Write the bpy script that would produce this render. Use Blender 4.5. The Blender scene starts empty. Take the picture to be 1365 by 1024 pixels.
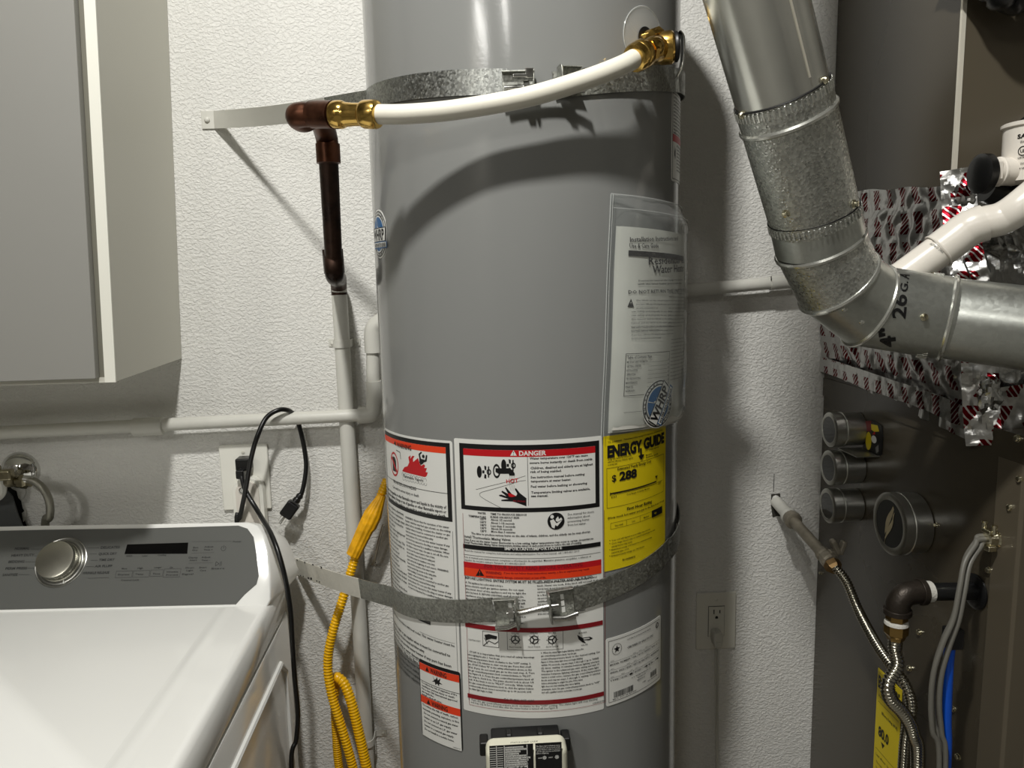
import bpy, math, random
from math import pi, sin, cos, radians, sqrt, atan2
from mathutils import Vector, Matrix, noise
from mathutils.geometry import tessellate_polygon
random.seed(7)
V = Vector
S = bpy.context.scene
COL = S.collection

# ------------------------------------------------------------------ camera
FPX = 1000.0
EYE = V((0, 0, 1.58))
def cam_axes(yaw, pitch, roll):
    y, p, r = radians(yaw), radians(pitch), radians(roll)
    fw = V((sin(y)*cos(p), cos(y)*cos(p), -sin(p)))
    r0 = V((cos(y), -sin(y), 0)); u0 = r0.cross(fw)
    return fw, r0*cos(r) - u0*sin(r), u0*cos(r) + r0*sin(r)
FW, RT, UP = cam_axes(3.0, 8.4, 1.4)
cd = bpy.data.cameras.new('camera'); cam = bpy.data.objects.new('camera', cd); COL.objects.link(cam)
cd.sensor_width = 36; cd.lens = FPX/1365*36; cd.clip_start = 0.02
m = Matrix((RT, UP, -FW)).transposed().to_4x4(); m.translation = EYE
cam.matrix_world = m; S.camera = cam

# ------------------------------------------------------------------ world, lamps, exposure
w = bpy.data.worlds.new('world'); S.world = w; w.use_nodes = True
w.node_tree.nodes['Background'].inputs[0].default_value = (0.8, 0.85, 0.9, 1)
w.node_tree.nodes['Background'].inputs[1].default_value = 0.05
def area(name, loc, target, sx, sy, power, col=(1, 0.97, 0.9), shape='RECTANGLE'):
    l = bpy.data.lights.new(name, 'AREA'); l.shape = shape; l.size = sx
    if shape == 'RECTANGLE': l.size_y = sy
    l.energy = power; l.color = col
    o = bpy.data.objects.new(name, l); COL.objects.link(o); o.location = loc
    o.rotation_euler = (V(target) - V(loc)).to_track_quat('-Z', 'Y').to_euler()
    return o
area('ceiling_bulb_light', (-0.22, 0.19, 2.90), (-0.05, 1.1, 1.2), 0.11, 0, 32, (1, 0.985, 0.94), 'DISK')
area('ceiling_tube_light', (-2.35, -2.95, 3.30), (-2.35, -2.949, 0.0), 0.06, 1.2, 50, (1, 0.98, 0.93))
area('ceiling_tube_light', (-1.02, -2.95, 3.30), (-1.02, -2.949, 0.0), 0.04, 1.2, 26, (1, 0.98, 0.93))
S.view_settings.view_transform = 'Standard'; S.view_settings.look = 'None'
S.view_settings.gamma = 1; S.view_settings.use_curve_mapping = False
S.view_settings.exposure = 0.0

# ------------------------------------------------------------------ helpers: placing
def ray(x, y): return FW*FPX + RT*(x-682.5) - UP*(y-512)
def at(x, y, Y):
    d = ray(x, y); return EYE + d*(Y/d.y)
def atX(x, y, X):
    d = ray(x, y); return EYE + d*(X/d.x)
def atZ(x, y, Z):
    d = ray(x, y); return EYE + d*((Z-EYE.z)/d.z)

class Plane:
    def __init__(s, o, u, v):
        s.o = V(o); s.U = V(u).normalized(); v = V(v); s.N = s.U.cross(v).normalized(); s.V = s.N.cross(s.U)
    def pix(s, x, y):
        d = ray(x, y); t = (s.o-EYE).dot(s.N)/d.dot(s.N); p = EYE + d*t - s.o
        return (p.dot(s.U), p.dot(s.V))
    def pt(s, u, v, h): return s.o + s.U*u + s.V*v + s.N*h
    curved = False
class Cyl:
    def __init__(s, c, axis, r, e0):
        s.c = V(c); s.a = V(axis).normalized(); s.r = r
        e0 = V(e0); e0 -= s.a*e0.dot(s.a); s.e0 = e0.normalized()      # theta = 0 direction
        s.e1 = s.a.cross(s.e0)                                         # theta = +90
    curved = True
    def pix(s, x, y):
        d = ray(x, y); o = EYE - s.c
        dp = d - s.a*d.dot(s.a); op = o - s.a*o.dot(s.a)
        a = dp.dot(dp); b = 2*dp.dot(op); c = op.dot(op)-s.r**2
        t = (-b - sqrt(max(0, b*b-4*a*c)))/2/a
        p = o + d*t
        return (atan2(p.dot(s.e1), p.dot(s.e0))*s.r, p.dot(s.a))
    def pt(s, u, v, h):
        t = u/s.r; return s.c + s.a*v + (s.e0*cos(t)+s.e1*sin(t))*(s.r+h)

# ------------------------------------------------------------------ helpers: meshes
class MB:
    def __init__(s): s.v = []; s.f = []; s.m = []; s.mi = 0
    def face(s, idx): s.f.append(idx); s.m.append(s.mi)
    def add(s, vs, fs):
        b = len(s.v); s.v += [V(p) for p in vs]
        for f in fs: s.face([b+i for i in f])
        return s
    def box(s, c, sx, sy, sz, ax=None):
        c = V(c); X, Y, Z = ax if ax else (V((1,0,0)), V((0,1,0)), V((0,0,1)))
        vs = [c + X*(i*sx/2) + Y*(j*sy/2) + Z*(k*sz/2) for i in (-1,1) for j in (-1,1) for k in (-1,1)]
        return s.add(vs, [(0,1,3,2),(4,6,7,5),(0,4,5,1),(2,3,7,6),(0,2,6,4),(1,5,7,3)])
    def box2(s, a, b):
        a, b = V(a), V(b); c = (a+b)/2; d = b-a
        return s.box(c, abs(d.x), abs(d.y), abs(d.z))
    def rings(s, rs, caps=True, closed=False):
        b = len(s.v); n = len(rs[0])
        for r in rs: s.v += [V(p) for p in r]
        R = len(rs)
        for i in range(R if closed else R-1):
            for j in range(n):
                k = (j+1) % n; i2 = (i+1) % R
                s.face([b+i*n+j, b+i*n+k, b+i2*n+k, b+i2*n+j])
        if caps and not closed:
            s.face([b+j for j in range(n)][::-1]); s.face([b+(R-1)*n+j for j in range(n)])
        return s
    def tube(s, pts, r, n=16, caps=True, up=None, flat=None, closed=False):
        pts = [V(p) for p in pts]; N = len(pts); rs = []; prev = None
        for i, p in enumerate(pts):
            if closed: t = (pts[(i+1) % N]-pts[i-1]).normalized()
            elif i == 0: t = (pts[1]-p).normalized()
            elif i == N-1: t = (p-pts[i-1]).normalized()
            else:
                t = ((p-pts[i-1]).normalized() + (pts[i+1]-p).normalized())
                t = t.normalized() if t.length > 1e-9 else (pts[i+1]-p).normalized()
            if prev is None:
                a = V(up) if up is not None else (V((0,0,1)) if abs(t.z) < .9 else V((0,1,0)))
                e = (a - t*a.dot(t)).normalized()
            else: e = (prev - t*prev.dot(t)).normalized()
            prev = e; g = t.cross(e)
            rr = r[i] if isinstance(r, (list, tuple)) else r
            f = flat if flat else 1
            rs.append([p + e*(rr*cos(2*pi*k/n)) + g*(rr*f*sin(2*pi*k/n)) for k in range(n)])
        return s.rings(rs, caps, closed)
    def lathe(s, o, axis, prof, n=32, caps=True, up=None, a0=0):
        o = V(o); a = V(axis).normalized(); u = V(up) if up is not None else (V((0,0,1)) if abs(a.z) < .9 else V((0,1,0)))
        e = (u-a*u.dot(a)).normalized(); g = a.cross(e)
        rs = [[o + a*h + (e*cos(2*pi*k/n+a0)+g*sin(2*pi*k/n+a0))*max(r, 1e-5) for k in range(n)] for r, h in prof]
        return s.rings(rs, caps)
    def prism(s, pts, d):
        """planar outline extruded by the vector d"""
        pts = [V(p) for p in pts]; n = len(pts); d = V(d)
        tri = tessellate_polygon([pts]); b = len(s.v)
        s.v += pts + [p+d for p in pts]
        for t in tri: s.face([b+i for i in t]); s.face([b+n+i for i in t][::-1])
        for i in range(n): s.face([b+i, b+(i+1) % n, b+n+(i+1) % n, b+n+i])
        return s
    def grid(s, fn, nu, nv):
        b = len(s.v)
        for j in range(nv+1):
            for i in range(nu+1): s.v.append(V(fn(i/nu, j/nv)))
        for j in range(nv):
            for i in range(nu):
                q = b+j*(nu+1)+i; s.face([q, q+1, q+nu+2, q+nu+1])
        return s
    def band(s, line, width_dir, wd, th, nrm):
        """a strap: centre line points, per-point width vector and normal, as a thin solid"""
        rs = []
        for p, wv, nv in zip(line, width_dir, nrm):
            p, wv, nv = V(p), V(wv).normalized()*wd/2, V(nv).normalized()*th/2
            rs.append([p-wv-nv, p+wv-nv, p+wv+nv, p-wv+nv])
        return s.rings(rs)

def wloc(o):
    v = V((0,0,0))
    while o is not None: v += V(o.location); o = o.parent
    return v
def obj(name, mb, mats, parent=None, loc=None, bevel=0, smooth=True, sharp=38, solid=0, segs=2, recalc=True):
    me = bpy.data.meshes.new(name)
    base = wloc(parent) if parent else V((0,0,0))
    if loc is None:
        if parent is None and mb.v:
            xs = [p.x for p in mb.v]; ys = [p.y for p in mb.v]; zs = [p.z for p in mb.v]
            loc = V(((min(xs)+max(xs))/2, (min(ys)+max(ys))/2, min(zs)))
        else: loc = V((0,0,0)) + base
    loc = V(loc)
    me.from_pydata([tuple(p-loc) for p in mb.v], [], mb.f)
    if not isinstance(mats, (list, tuple)): mats = [mats]
    for q in mats: me.materials.append(q)
    if len(mats) > 1: me.polygons.foreach_set('material_index', mb.m)
    if recalc:
        import bmesh
        bm = bmesh.new(); bm.from_mesh(me); bmesh.ops.recalc_face_normals(bm, faces=bm.faces); bm.to_mesh(me); bm.free()
    if smooth:
        me.shade_smooth()
        me.set_sharp_from_angle(angle=radians(sharp))
    me.update()
    o = bpy.data.objects.new(name, me); COL.objects.link(o)
    if parent: o.parent = parent; o.location = loc - base
    else: o.location = loc
    if bevel:
        b = o.modifiers.new('bevel', 'BEVEL'); b.width = bevel; b.segments = segs; b.limit_method = 'ANGLE'; b.angle_limit = radians(40)
        b.harden_normals = True
    return o
def thing(name, loc, label, cat, group=None):
    o = bpy.data.objects.new(name, None); COL.objects.link(o); o.location = loc; o.empty_display_size = .05
    o['label'] = label; o['category'] = cat
    if group: o['group'] = group
    return o
def tag(o, label, cat, group=None):
    o['label'] = label; o['category'] = cat
    if group: o['group'] = group
    return o
def struct(name, mb, mat, **k):
    o = obj(name, mb, mat, **k); o['kind'] = 'structure'; return o
def spline(pts, per=8):
    P = [V(p) for p in pts]; P = [P[0]*2-P[1]] + P + [P[-1]*2-P[-2]]; out = []
    for i in range(1, len(P)-2):
        a, b, c, d = P[i-1:i+3]
        for k in range(per):
            t = k/per
            out.append(0.5*((2*b)+(c-a)*t+(2*a-5*b+4*c-d)*t*t+(3*b-a-3*c+d)*t**3))
    return out + [P[-2]]
def resample(pts, step):
    out = [pts[0]]; acc = 0; p = pts[0]
    for q in pts[1:]:
        d = (q-p).length
        while acc + d >= step and d > 1e-9:
            t = (step-acc)/d; p = p.lerp(q, t); out.append(p.copy()); d = (q-p).length; acc = 0
        acc += d; p = q
    return out
def corrugated(pts, r, amp, pitch, n=14):
    p = resample(spline(pts, 16), pitch/4)
    return MB().tube(p, [r + amp*sin(pi/2*i) for i in range(len(p))], n)

# ------------------------------------------------------------------ helpers: printing on surfaces
TC = {}
def text_mesh(s, bold):
    k = (s, bold)
    if k in TC: return TC[k]
    c = bpy.data.curves.new('t', 'FONT'); c.body = s; c.size = 1; c.resolution_u = 1 if len(s) > 14 else 3
    c.offset = bold; c.fill_mode = 'FRONT'
    o = bpy.data.objects.new('t', c)
    me = bpy.data.meshes.new_from_object(o)
    vs = [(v.co.x, v.co.y) for v in me.vertices]; fs = [tuple(p.vertices) for p in me.polygons]
    bpy.data.objects.remove(o); bpy.data.curves.remove(c); bpy.data.meshes.remove(me)
    x0 = min(v[0] for v in vs); x1 = max(v[0] for v in vs)
    vs = [((x-x0), y/0.70) for x, y in vs]        # capital height = 1
    TC[k] = (vs, fs, x1-x0); return TC[k]
class Sheared:
    curved = True
    def __init__(s, S_, u0, k): s.S = S_; s.u0 = u0; s.k = k
    def pix(s, x, y): u, v = s.S.pix(x, y); return (u, v-(u-s.u0)*s.k)
    def pt(s, u, v, h): return s.S.pt(u, v+(u-s.u0)*s.k, h)
class Print:
    def __init__(s, surf): s.S = surf; s.mb = MB(); s.mats = []; s.base = 0
    def P(s, x, y): return s.S.pix(x, y)
    def mi(s, mat):
        if mat not in s.mats: s.mats.append(mat)
        s.mb.mi = s.mats.index(mat)
    def tris(s, vs, fs, mat, lev):
        """vs in surface metres"""
        s.mi(mat); h = s.base + lev*0.00018; L = 0.007 if s.S.curved else 9
        for f in fs:
            st = [[vs[i] for i in f[:3]]] if len(f) == 3 else [[vs[f[0]], vs[f[k]], vs[f[k+1]]] for k in range(1, len(f)-1)]
            while st:
                a, b, c = st.pop(); du = [abs(a[0]-b[0]), abs(b[0]-c[0]), abs(c[0]-a[0])]; k = du.index(max(du))
                if du[k] > L:
                    if k == 1: a, b, c = b, c, a
                    elif k == 2: a, b, c = c, a, b
                    mm = ((a[0]+b[0])/2, (a[1]+b[1])/2); st += [[a, mm, c], [mm, b, c]]; continue
                n = len(s.mb.v); s.mb.v += [s.S.pt(p[0], p[1], h) for p in (a, b, c)]; s.mb.face([n, n+1, n+2])
    def poly(s, pts, mat, lev=1):
        t = tessellate_polygon([[V((p[0], p[1], 0)) for p in pts]])
        s.tris(pts, t, mat, lev)
    def ppoly(s, pts, mat, lev=1): s.poly([s.P(*p) for p in pts], mat, lev)
    def rect(s, u0, v0, u1, v1, mat, lev=1):
        s.tris([(u0,v0),(u1,v0),(u1,v1),(u0,v1)], [(0,1,2,3)], mat, lev)
    def prect(s, x0, y0, x1, y1, mat, lev=1):
        a, b = s.P(x0, y0), s.P(x1, y1); s.rect(a[0], b[1], b[0], a[1], mat, lev)
    def line(s, pts, wd, mat, lev=1):
        for a, b in zip(pts, pts[1:]):
            d = V((b[0]-a[0], b[1]-a[1]))
            if d.length < 1e-7: continue
            n = V((-d.y, d.x)).normalized()*wd/2; e = d.normalized()*wd*.2
            s.tris([(a[0]-n.x-e.x, a[1]-n.y-e.y), (b[0]-n.x+e.x, b[1]-n.y+e.y), (b[0]+n.x+e.x, b[1]+n.y+e.y), (a[0]+n.x-e.x, a[1]+n.y-e.y)], [(0,1,2,3)], mat, lev)
    def pline(s, pts, wd, mat, lev=1): s.line([s.P(*p) for p in pts], wd, mat, lev)
    def hline(s, x0, y0, x1, wd, mat, lev=1):
        a = s.P(x0, y0); b = s.P(x1, y0); s.line([a, (b[0], a[1])], wd, mat, lev)
    def frame(s, x0, y0, x1, y1, wd, mat, lev=1):
        a, b = s.P(x0, y0), s.P(x1, y1)
        s.line([(a[0],a[1]),(b[0],a[1]),(b[0],b[1]),(a[0],b[1]),(a[0],a[1])], wd, mat, lev)
    def ell(s, c, ru, rv, mat, lev=1, n=24, inner=0, a0=0, a1=2*pi):
        if inner:
            for k in range(n):
                t, q = a0+(a1-a0)*k/n, a0+(a1-a0)*(k+1)/n
                s.tris([(c[0]+ru*cos(t), c[1]+rv*sin(t)), (c[0]+ru*cos(q), c[1]+rv*sin(q)), (c[0]+ru*inner*cos(q), c[1]+rv*inner*sin(q)), (c[0]+ru*inner*cos(t), c[1]+rv*inner*sin(t))], [(0,1,2,3)], mat, lev)
        else:
            pts = [(c[0]+ru*cos(a0+(a1-a0)*k/n), c[1]+rv*sin(a0+(a1-a0)*k/n)) for k in range(n)]
            s.poly(pts, mat, lev)
    def text(s, t, a, b, h, mat, bold=0.0, lev=2, fit=True):
        """t from surface point a towards b, capital height h (metres); fit squeezes it to end at b"""
        vs, fs, wd = text_mesh(t, bold)
        d = V((b[0]-a[0], b[1]-a[1])); L = d.length; d = d.normalized(); n = V((-d.y, d.x))
        k = L/wd if fit else h/0.70*0.86
        s.tris([(a[0]+d.x*x*k+n.x*y*h, a[1]+d.y*x*k+n.y*y*h) for x, y in vs], fs, mat, lev)
    def pt_(s, t, x0, y0, x1, h, mat, bold=0.0, lev=2, fit=True):
        """level text whose baseline starts at photo point (x0,y0) and ends at column x1; h in photo pixels"""
        a = s.P(x0, y0); b = s.P(x1, y0)
        hh = s.P(x0, y0-h)[1]-a[1]
        s.text(t, a, (b[0], a[1]), hh, mat, bold, lev, fit)
    def ptd(s, t, x0, y0, x1, y1, h, mat, bold=0.0, lev=2):
        s.text(t, s.P(x0, y0), s.P(x1, y1), h, mat, bold, lev)
    def para(s, txt, x0, y0, x1, dy, mat, n, h=None, lev=2, bold=0.0):
        """n lines of text from the words of txt, set in a column of photo columns x0..x1, lines dy pixels apart"""
        a = s.P(x0, y0); b = s.P(x1, y0); W = b[0]-a[0]; dv = a[1]-s.P(x0, y0+dy)[1]
        hh = dv*0.52 if h is None else h; adv = hh/0.70*0.86
        words = txt.split(); i = 0
        for k in range(n):
            ln = ''
            if i >= len(words): break
            while i < len(words):
                c = (ln+' '+words[i]).strip()
                if ln and len(c)*0.53*adv > W: break
                ln = c; i += 1
            vs, fs, wd = text_mesh(ln, bold)
            L = min(W, wd*adv) if i >= len(words) else W*random.uniform(.93, 1)
            if wd*adv < W*.7: L = wd*adv
            s.text(ln, (a[0], a[1]-k*dv), (a[0]+L, a[1]-k*dv), hh, mat, bold, lev)
    def done(s, name, parent): return obj(name, s.mb, s.mats, parent, smooth=False, recalc=False)
def sheet(surf, u0, v0, u1, v1, h=0.0004, th=0.0004, cr=0.004, mat=None, name='label', parent=None, label=None):
    """a thin sheet with rounded corners lying on a surface"""
    nu = max(2, int((u1-u0)/0.006)) if surf.curved else 2
    top = []; bot = []
    us = [u0 + (u1-u0)*i/nu for i in range(nu+1)]
    if cr: us = sorted(set(us + [u0+cr*(1-cos(a)) for a in (.5, 1., pi/2)] + [u1-cr*(1-cos(a)) for a in (.5, 1., pi/2)]))
    def ins(u):
        d = min(u-u0, u1-u)
        if cr and d < cr: return cr - sqrt(max(0, cr*cr-(cr-d)**2))
        return 0
    mb = MB(); rs = []
    for u in us:
        i = ins(u)
        rs.append([surf.pt(u, v0+i, h), surf.pt(u, v1-i, h), surf.pt(u, v1-i, h-th), surf.pt(u, v0+i, h-th)])
    mb.rings(rs)
    o = obj(name, mb, mat, parent)
    if label: o['label'] = label
    return o

# ------------------------------------------------------------------ materials
def lin(c):
    c = c/255; return c/12.92 if c <= .04045 else ((c+.055)/1.055)**2.4
def M(name, rgb, rough=.5, metal=0, bump=None, var=None, coat=0, rvar=None, spec=None, alpha=None, trans=0, sss=0):
    mt = bpy.data.materials.new(name); mt.use_nodes = True; nt = mt.node_tree; N = nt.nodes; L = nt.links
    b = N['Principled BSDF']; c = (lin(rgb[0]), lin(rgb[1]), lin(rgb[2]), 1)
    b.inputs['Base Color'].default_value = c; b.inputs['Roughness'].default_value = rough; b.inputs['Metallic'].default_value = metal
    if coat: b.inputs['Coat Weight'].default_value = coat; b.inputs['Coat Roughness'].default_value = .08
    if spec is not None: b.inputs['Specular IOR Level'].default_value = spec
    if alpha is not None: b.inputs['Alpha'].default_value = alpha
    if trans: b.inputs['Transmission Weight'].default_value = trans; b.inputs['IOR'].default_value = 1.3
    tc = N.new('ShaderNodeTexCoord')
    if var or rvar:
        n = N.new('ShaderNodeTexNoise'); n.inputs['Scale'].default_value = (var or rvar)[0]; n.inputs['Detail'].default_value = 5
        L.new(tc.outputs['Object'], n.inputs['Vector'])
        if var:
            r = N.new('ShaderNodeValToRGB'); k = var[1]; r.color_ramp.elements[0].position = .35; r.color_ramp.elements[1].position = .65
            r.color_ramp.elements[0].color = tuple(x*(1-k) for x in c[:3])+(1,); r.color_ramp.elements[1].color = tuple(min(1, x*(1+k)) for x in c[:3])+(1,)
            L.new(n.outputs['Fac'], r.inputs[0]); L.new(r.outputs[0], b.inputs['Base Color'])
        if rvar:
            q = N.new('ShaderNodeMapRange'); q.inputs['From Min'].default_value = .3; q.inputs['From Max'].default_value = .7
            q.inputs['To Min'].default_value = max(0, rough-rvar[1]); q.inputs['To Max'].default_value = rough+rvar[1]
            L.new(n.outputs['Fac'], q.inputs[0]); L.new(q.outputs[0], b.inputs['Roughness'])
    if bump:
        n = N.new('ShaderNodeTexNoise'); n.inputs['Scale'].default_value = bump[0]; n.inputs['Detail'].default_value = bump[2] if len(bump) > 2 else 3
        bp = N.new('ShaderNodeBump'); bp.inputs['Distance'].default_value = bump[1]; bp.inputs['Strength'].default_value = 1
        L.new(tc.outputs['Object'], n.inputs['Vector']); L.new(n.outputs['Fac'], bp.inputs['Height']); L.new(bp.outputs[0], b.inputs['Normal'])
    return mt
def wall_mat(name, rgb, dist=.0023):
    mt = M(name, rgb, .62, var=(1.3, .03)); nt = mt.node_tree; N = nt.nodes; L = nt.links; b = N['Principled BSDF']
    tc = N.new('ShaderNodeTexCoord'); mp = N.new('ShaderNodeMapping'); mp.inputs['Scale'].default_value = (1, 1, 1.35)
    L.new(tc.outputs['Object'], mp.inputs[0])
    a = N.new('ShaderNodeTexNoise'); a.inputs['Scale'].default_value = 150; a.inputs['Detail'].default_value = 2.5; a.inputs['Distortion'].default_value = .6
    c = N.new('ShaderNodeTexNoise'); c.inputs['Scale'].default_value = 60; c.inputs['Detail'].default_value = 2
    for x in (a, c): L.new(mp.outputs[0], x.inputs['Vector'])
    r = N.new('ShaderNodeValToRGB'); r.color_ramp.elements[0].position = .42; r.color_ramp.elements[1].position = .62
    L.new(a.outputs['Fac'], r.inputs[0])
    ad = N.new('ShaderNodeMath'); ad.operation = 'MULTIPLY_ADD'; ad.inputs[1].default_value = .8
    L.new(c.outputs['Fac'], ad.inputs[0]); L.new(r.outputs[0], ad.inputs[2])
    bp = N.new('ShaderNodeBump'); bp.inputs['Distance'].default_value = dist*.36; bp.inputs['Strength'].default_value = 1
    L.new(ad.outputs[0], bp.inputs['Height']); L.new(bp.outputs[0], b.inputs['Normal'])
    return mt
def galv(name, rgb, rough, spangle, k=.35, bumpd=0.0, sc2=8, rv=1.0, met=1):
    mt = M(name, rgb, rough, met); nt = mt.node_tree; N = nt.nodes; L = nt.links; b = N['Principled BSDF']
    tc = N.new('ShaderNodeTexCoord'); v = N.new('ShaderNodeTexVoronoi'); v.inputs['Scale'].default_value = spangle
    n = N.new('ShaderNodeTexNoise'); n.inputs['Scale'].default_value = sc2; n.inputs['Detail'].default_value = 4
    for x in (v, n): L.new(tc.outputs['Object'], x.inputs['Vector'])
    sp = N.new('ShaderNodeSeparateColor'); L.new(v.outputs['Color'], sp.inputs[0])
    q = N.new('ShaderNodeMapRange'); q.inputs['To Min'].default_value = max(.04, rough-.13*rv); q.inputs['To Max'].default_value = rough+.16*rv
    L.new(sp.outputs[0], q.inputs[0]); L.new(q.outputs[0], b.inputs['Roughness'])
    q2 = N.new('ShaderNodeMapRange'); q2.inputs['To Min'].default_value = 1-k; q2.inputs['To Max'].default_value = 1+k*.3
    L.new(sp.outputs[1], q2.inputs[0])
    q3 = N.new('ShaderNodeMapRange'); q3.inputs['From Min'].default_value = .3; q3.inputs['From Max'].default_value = .7; q3.inputs['To Min'].default_value = .8; q3.inputs['To Max'].default_value = 1.1
    L.new(n.outputs['Fac'], q3.inputs[0])
    mu = N.new('ShaderNodeMath'); mu.operation = 'MULTIPLY'; L.new(q2.outputs[0], mu.inputs[0]); L.new(q3.outputs[0], mu.inputs[1])
    mx = N.new('ShaderNodeMix'); mx.data_type = 'RGBA'; mx.blend_type = 'MULTIPLY'; mx.inputs[0].default_value = 1
    mx.inputs[6].default_value = (lin(rgb[0]), lin(rgb[1]), lin(rgb[2]), 1); L.new(mu.outputs[0], mx.inputs[7]); L.new(mx.outputs[2], b.inputs['Base Color'])
    if bumpd:
        bp = N.new('ShaderNodeBump'); bp.inputs['Distance'].default_value = bumpd; L.new(v.outputs['Distance'], bp.inputs['Height']); L.new(bp.outputs[0], b.inputs['Normal'])
    return mt
def foil_mat(name, along, red=(92, 16, 22), k=1.0):
    """silver foil with rows of slanted red print; `along` = 'X' or 'Y' is the direction the rows run"""
    mt = M(name, (205, 205, 203), .3, 1, bump=(60, .0015, 3)); nt = mt.node_tree; N = nt.nodes; L = nt.links; b = N['Principled BSDF']
    tc = N.new('ShaderNodeTexCoord'); sx = N.new('ShaderNodeSeparateXYZ'); L.new(tc.outputs['Object'], sx.inputs[0])
    def mth(op, a, bb, c=None):
        n = N.new('ShaderNodeMath'); n.operation = op
        for i, x in enumerate((a, bb, c)):
            if x is None: continue
            if isinstance(x, (int, float)): n.inputs[i].default_value = x
            else: L.new(x, n.inputs[i])
        return n.outputs[0]
    s_ = sx.outputs[0 if along == 'X' else 1]; z = sx.outputs[2]
    nz = N.new('ShaderNodeTexNoise'); nz.inputs['Scale'].default_value = 130; nz.inputs['Detail'].default_value = 2; L.new(tc.outputs['Object'], nz.inputs['Vector'])
    w1 = mth('MULTIPLY_ADD', nz.outputs['Fac'], .010, s_)
    u = mth('FRACT', mth('DIVIDE', mth('MULTIPLY_ADD', z, -.45, w1), .040), 0)
    row = mth('FRACT', mth('DIVIDE', z, .047), 0)
    m1 = mth('MULTIPLY', mth('LESS_THAN', u, .42), mth('LESS_THAN', row, .74))
    fine = mth('GREATER_THAN', mth('FRACT', mth('DIVIDE', mth('ADD', s_, mth('MULTIPLY', z, .7)), .0085), 0), .28)
    m2 = mth('MULTIPLY', mth('MULTIPLY', m1, fine), k)
    mx = N.new('ShaderNodeMix'); mx.data_type = 'RGBA'; L.new(m2, mx.inputs[0])
    mx.inputs[6].default_value = (.52, .52, .51, 1); mx.inputs[7].default_value = (lin(red[0]), lin(red[1]), lin(red[2]), 1)
    L.new(mx.outputs[2], b.inputs['Base Color'])
    return mt
WALLP = wall_mat('wall_paint', (221, 220, 215))
PAINT = M('pipe_paint', (205, 204, 196), .38, bump=(55, .0006))
HGREY = M('heater_grey_enamel', (130, 131, 129), .13, coat=0, rvar=(6, .02), bump=(260, .00006))
LABW = M('label_white', (222, 222, 217), .33)
BLACK = M('ink_black', (14, 14, 15), .4)
INK = M('ink_text', (16, 16, 17), .5)
GREYINK = M('ink_grey', (120, 120, 116), .5)
RED = M('ink_red', (186, 14, 24), .4)
DRED = M('ink_dark_red', (128, 16, 26), .4)
ORANGE = M('ink_orange', (226, 62, 22), .4)
YEL = M('label_yellow', (226, 203, 14), .36)
BLUE = M('sticker_blue', (40, 98, 150), .35)
GALV = galv('galvanized_strap', (172, 174, 170), .42, 420, .45)
GALVD = galv('galvanized_dark', (176, 177, 170), .48, 380, .35)
GALVP = M('strap_worn_paint', (206, 203, 192), .5, bump=(90, .0006), var=(30, .05))
DUCT1 = galv('duct_rolled_steel', (226, 227, 220), .22, 500, .015, rv=.1, met=.85)
DUCT2 = galv('duct_spangled_steel', (218, 220, 214), .34, 330, .32, .0005, met=.85)
DUCT3 = galv('duct_dull_steel', (198, 201, 195), .32, 200, .07, rv=.2, met=.88)
SCREW = M('zinc_screw', (222, 216, 190), .18, 1)
STEEL = M('bright_steel', (190, 190, 186), .25, 1, rvar=(60, .1))
BRASS = M('brass', (216, 178, 98), .2, 1, rvar=(80, .08))
COPPER = M('oxidised_copper', (92, 58, 42), .36, .85, var=(40, .45), rvar=(40, .15))
COPDK = M('tarnished_copper', (52, 36, 28), .4, .75, var=(35, .5), rvar=(35, .15))
PEX = M('white_plastic_tube', (226, 222, 208), .3, sss=0)
PVC = M('white_pvc', (222, 216, 206), .27, var=(14, .04))
BRONZE = M('furnace_brown_enamel', (66, 60, 49), .25, coat=.15, rvar=(7, .05), var=(2, .05))
BRONZE2 = M('brown_enamel_lit', (86, 79, 66), .33, var=(2, .05))  # same brown enamel, with the lit tone of the fronts put into the colour
EDGE = M('seam_and_corner_glint', (226, 221, 206), .38, .3)  # pale metal for the duct seam, and a painted highlight for the case corner
FOILY = foil_mat('foil_side', 'Y'); FOILX = foil_mat('foil_front', 'X')
FOILP = M('plain_foil', (190, 191, 190), .26, 1, bump=(90, .001))
CABF = M('cabinet_door_grey', (143, 142, 137), .45, var=(3, .02))
CABS = M('cabinet_side_white', (206, 204, 192), .5)
CABE = M('cabinet_edge_band', (232, 231, 220), .4)
DRYW = M('dryer_white_enamel', (240, 240, 236), .16, coat=.4)
DRYG = M('dryer_console_grey', (92, 93, 90), .32)
DRYP = M('console_print', (40, 41, 40), .5)
DISP = M('display_black', (10, 10, 11), .08)
KNOB = M('brushed_knob', (190, 188, 176), .27, 1)
CHROME = M('chrome', (215, 215, 212), .06, 1)
NICKEL = M('dull_nickel', (150, 143, 120), .25, 1, var=(70, .25))
BRAID = M('braided_steel', (150, 148, 138), .35, 1, bump=(900, .0006))
RUBBER = M('black_rubber', (14, 14, 14), .33)
CORDW = M('white_cord', (196, 195, 186), .4)
PLATE = M('outlet_plate_ivory', (216, 214, 203), .32)
PLATE2 = M('outlet_plate_white', (232, 231, 222), .25)
YHOSE = M('yellow_plastic', (244, 186, 12), .3, sss=0)
FLEX = M('corrugated_stainless', (186, 182, 168), .2, 1)
IRON = M('black_iron', (52, 46, 40), .42, .6, bump=(300, .0004), var=(30, .3))
BPIPE = M('black_coated_pipe', (20, 20, 21), .35)
TAPE = M('thread_tape', (206, 204, 196), .5, bump=(300, .001))
GASP = M('grey_gas_pipe', (150, 143, 128), .45, .3, var=(30, .25))
WIRE = M('grey_cable_sheath', (104, 102, 95), .45)
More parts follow.
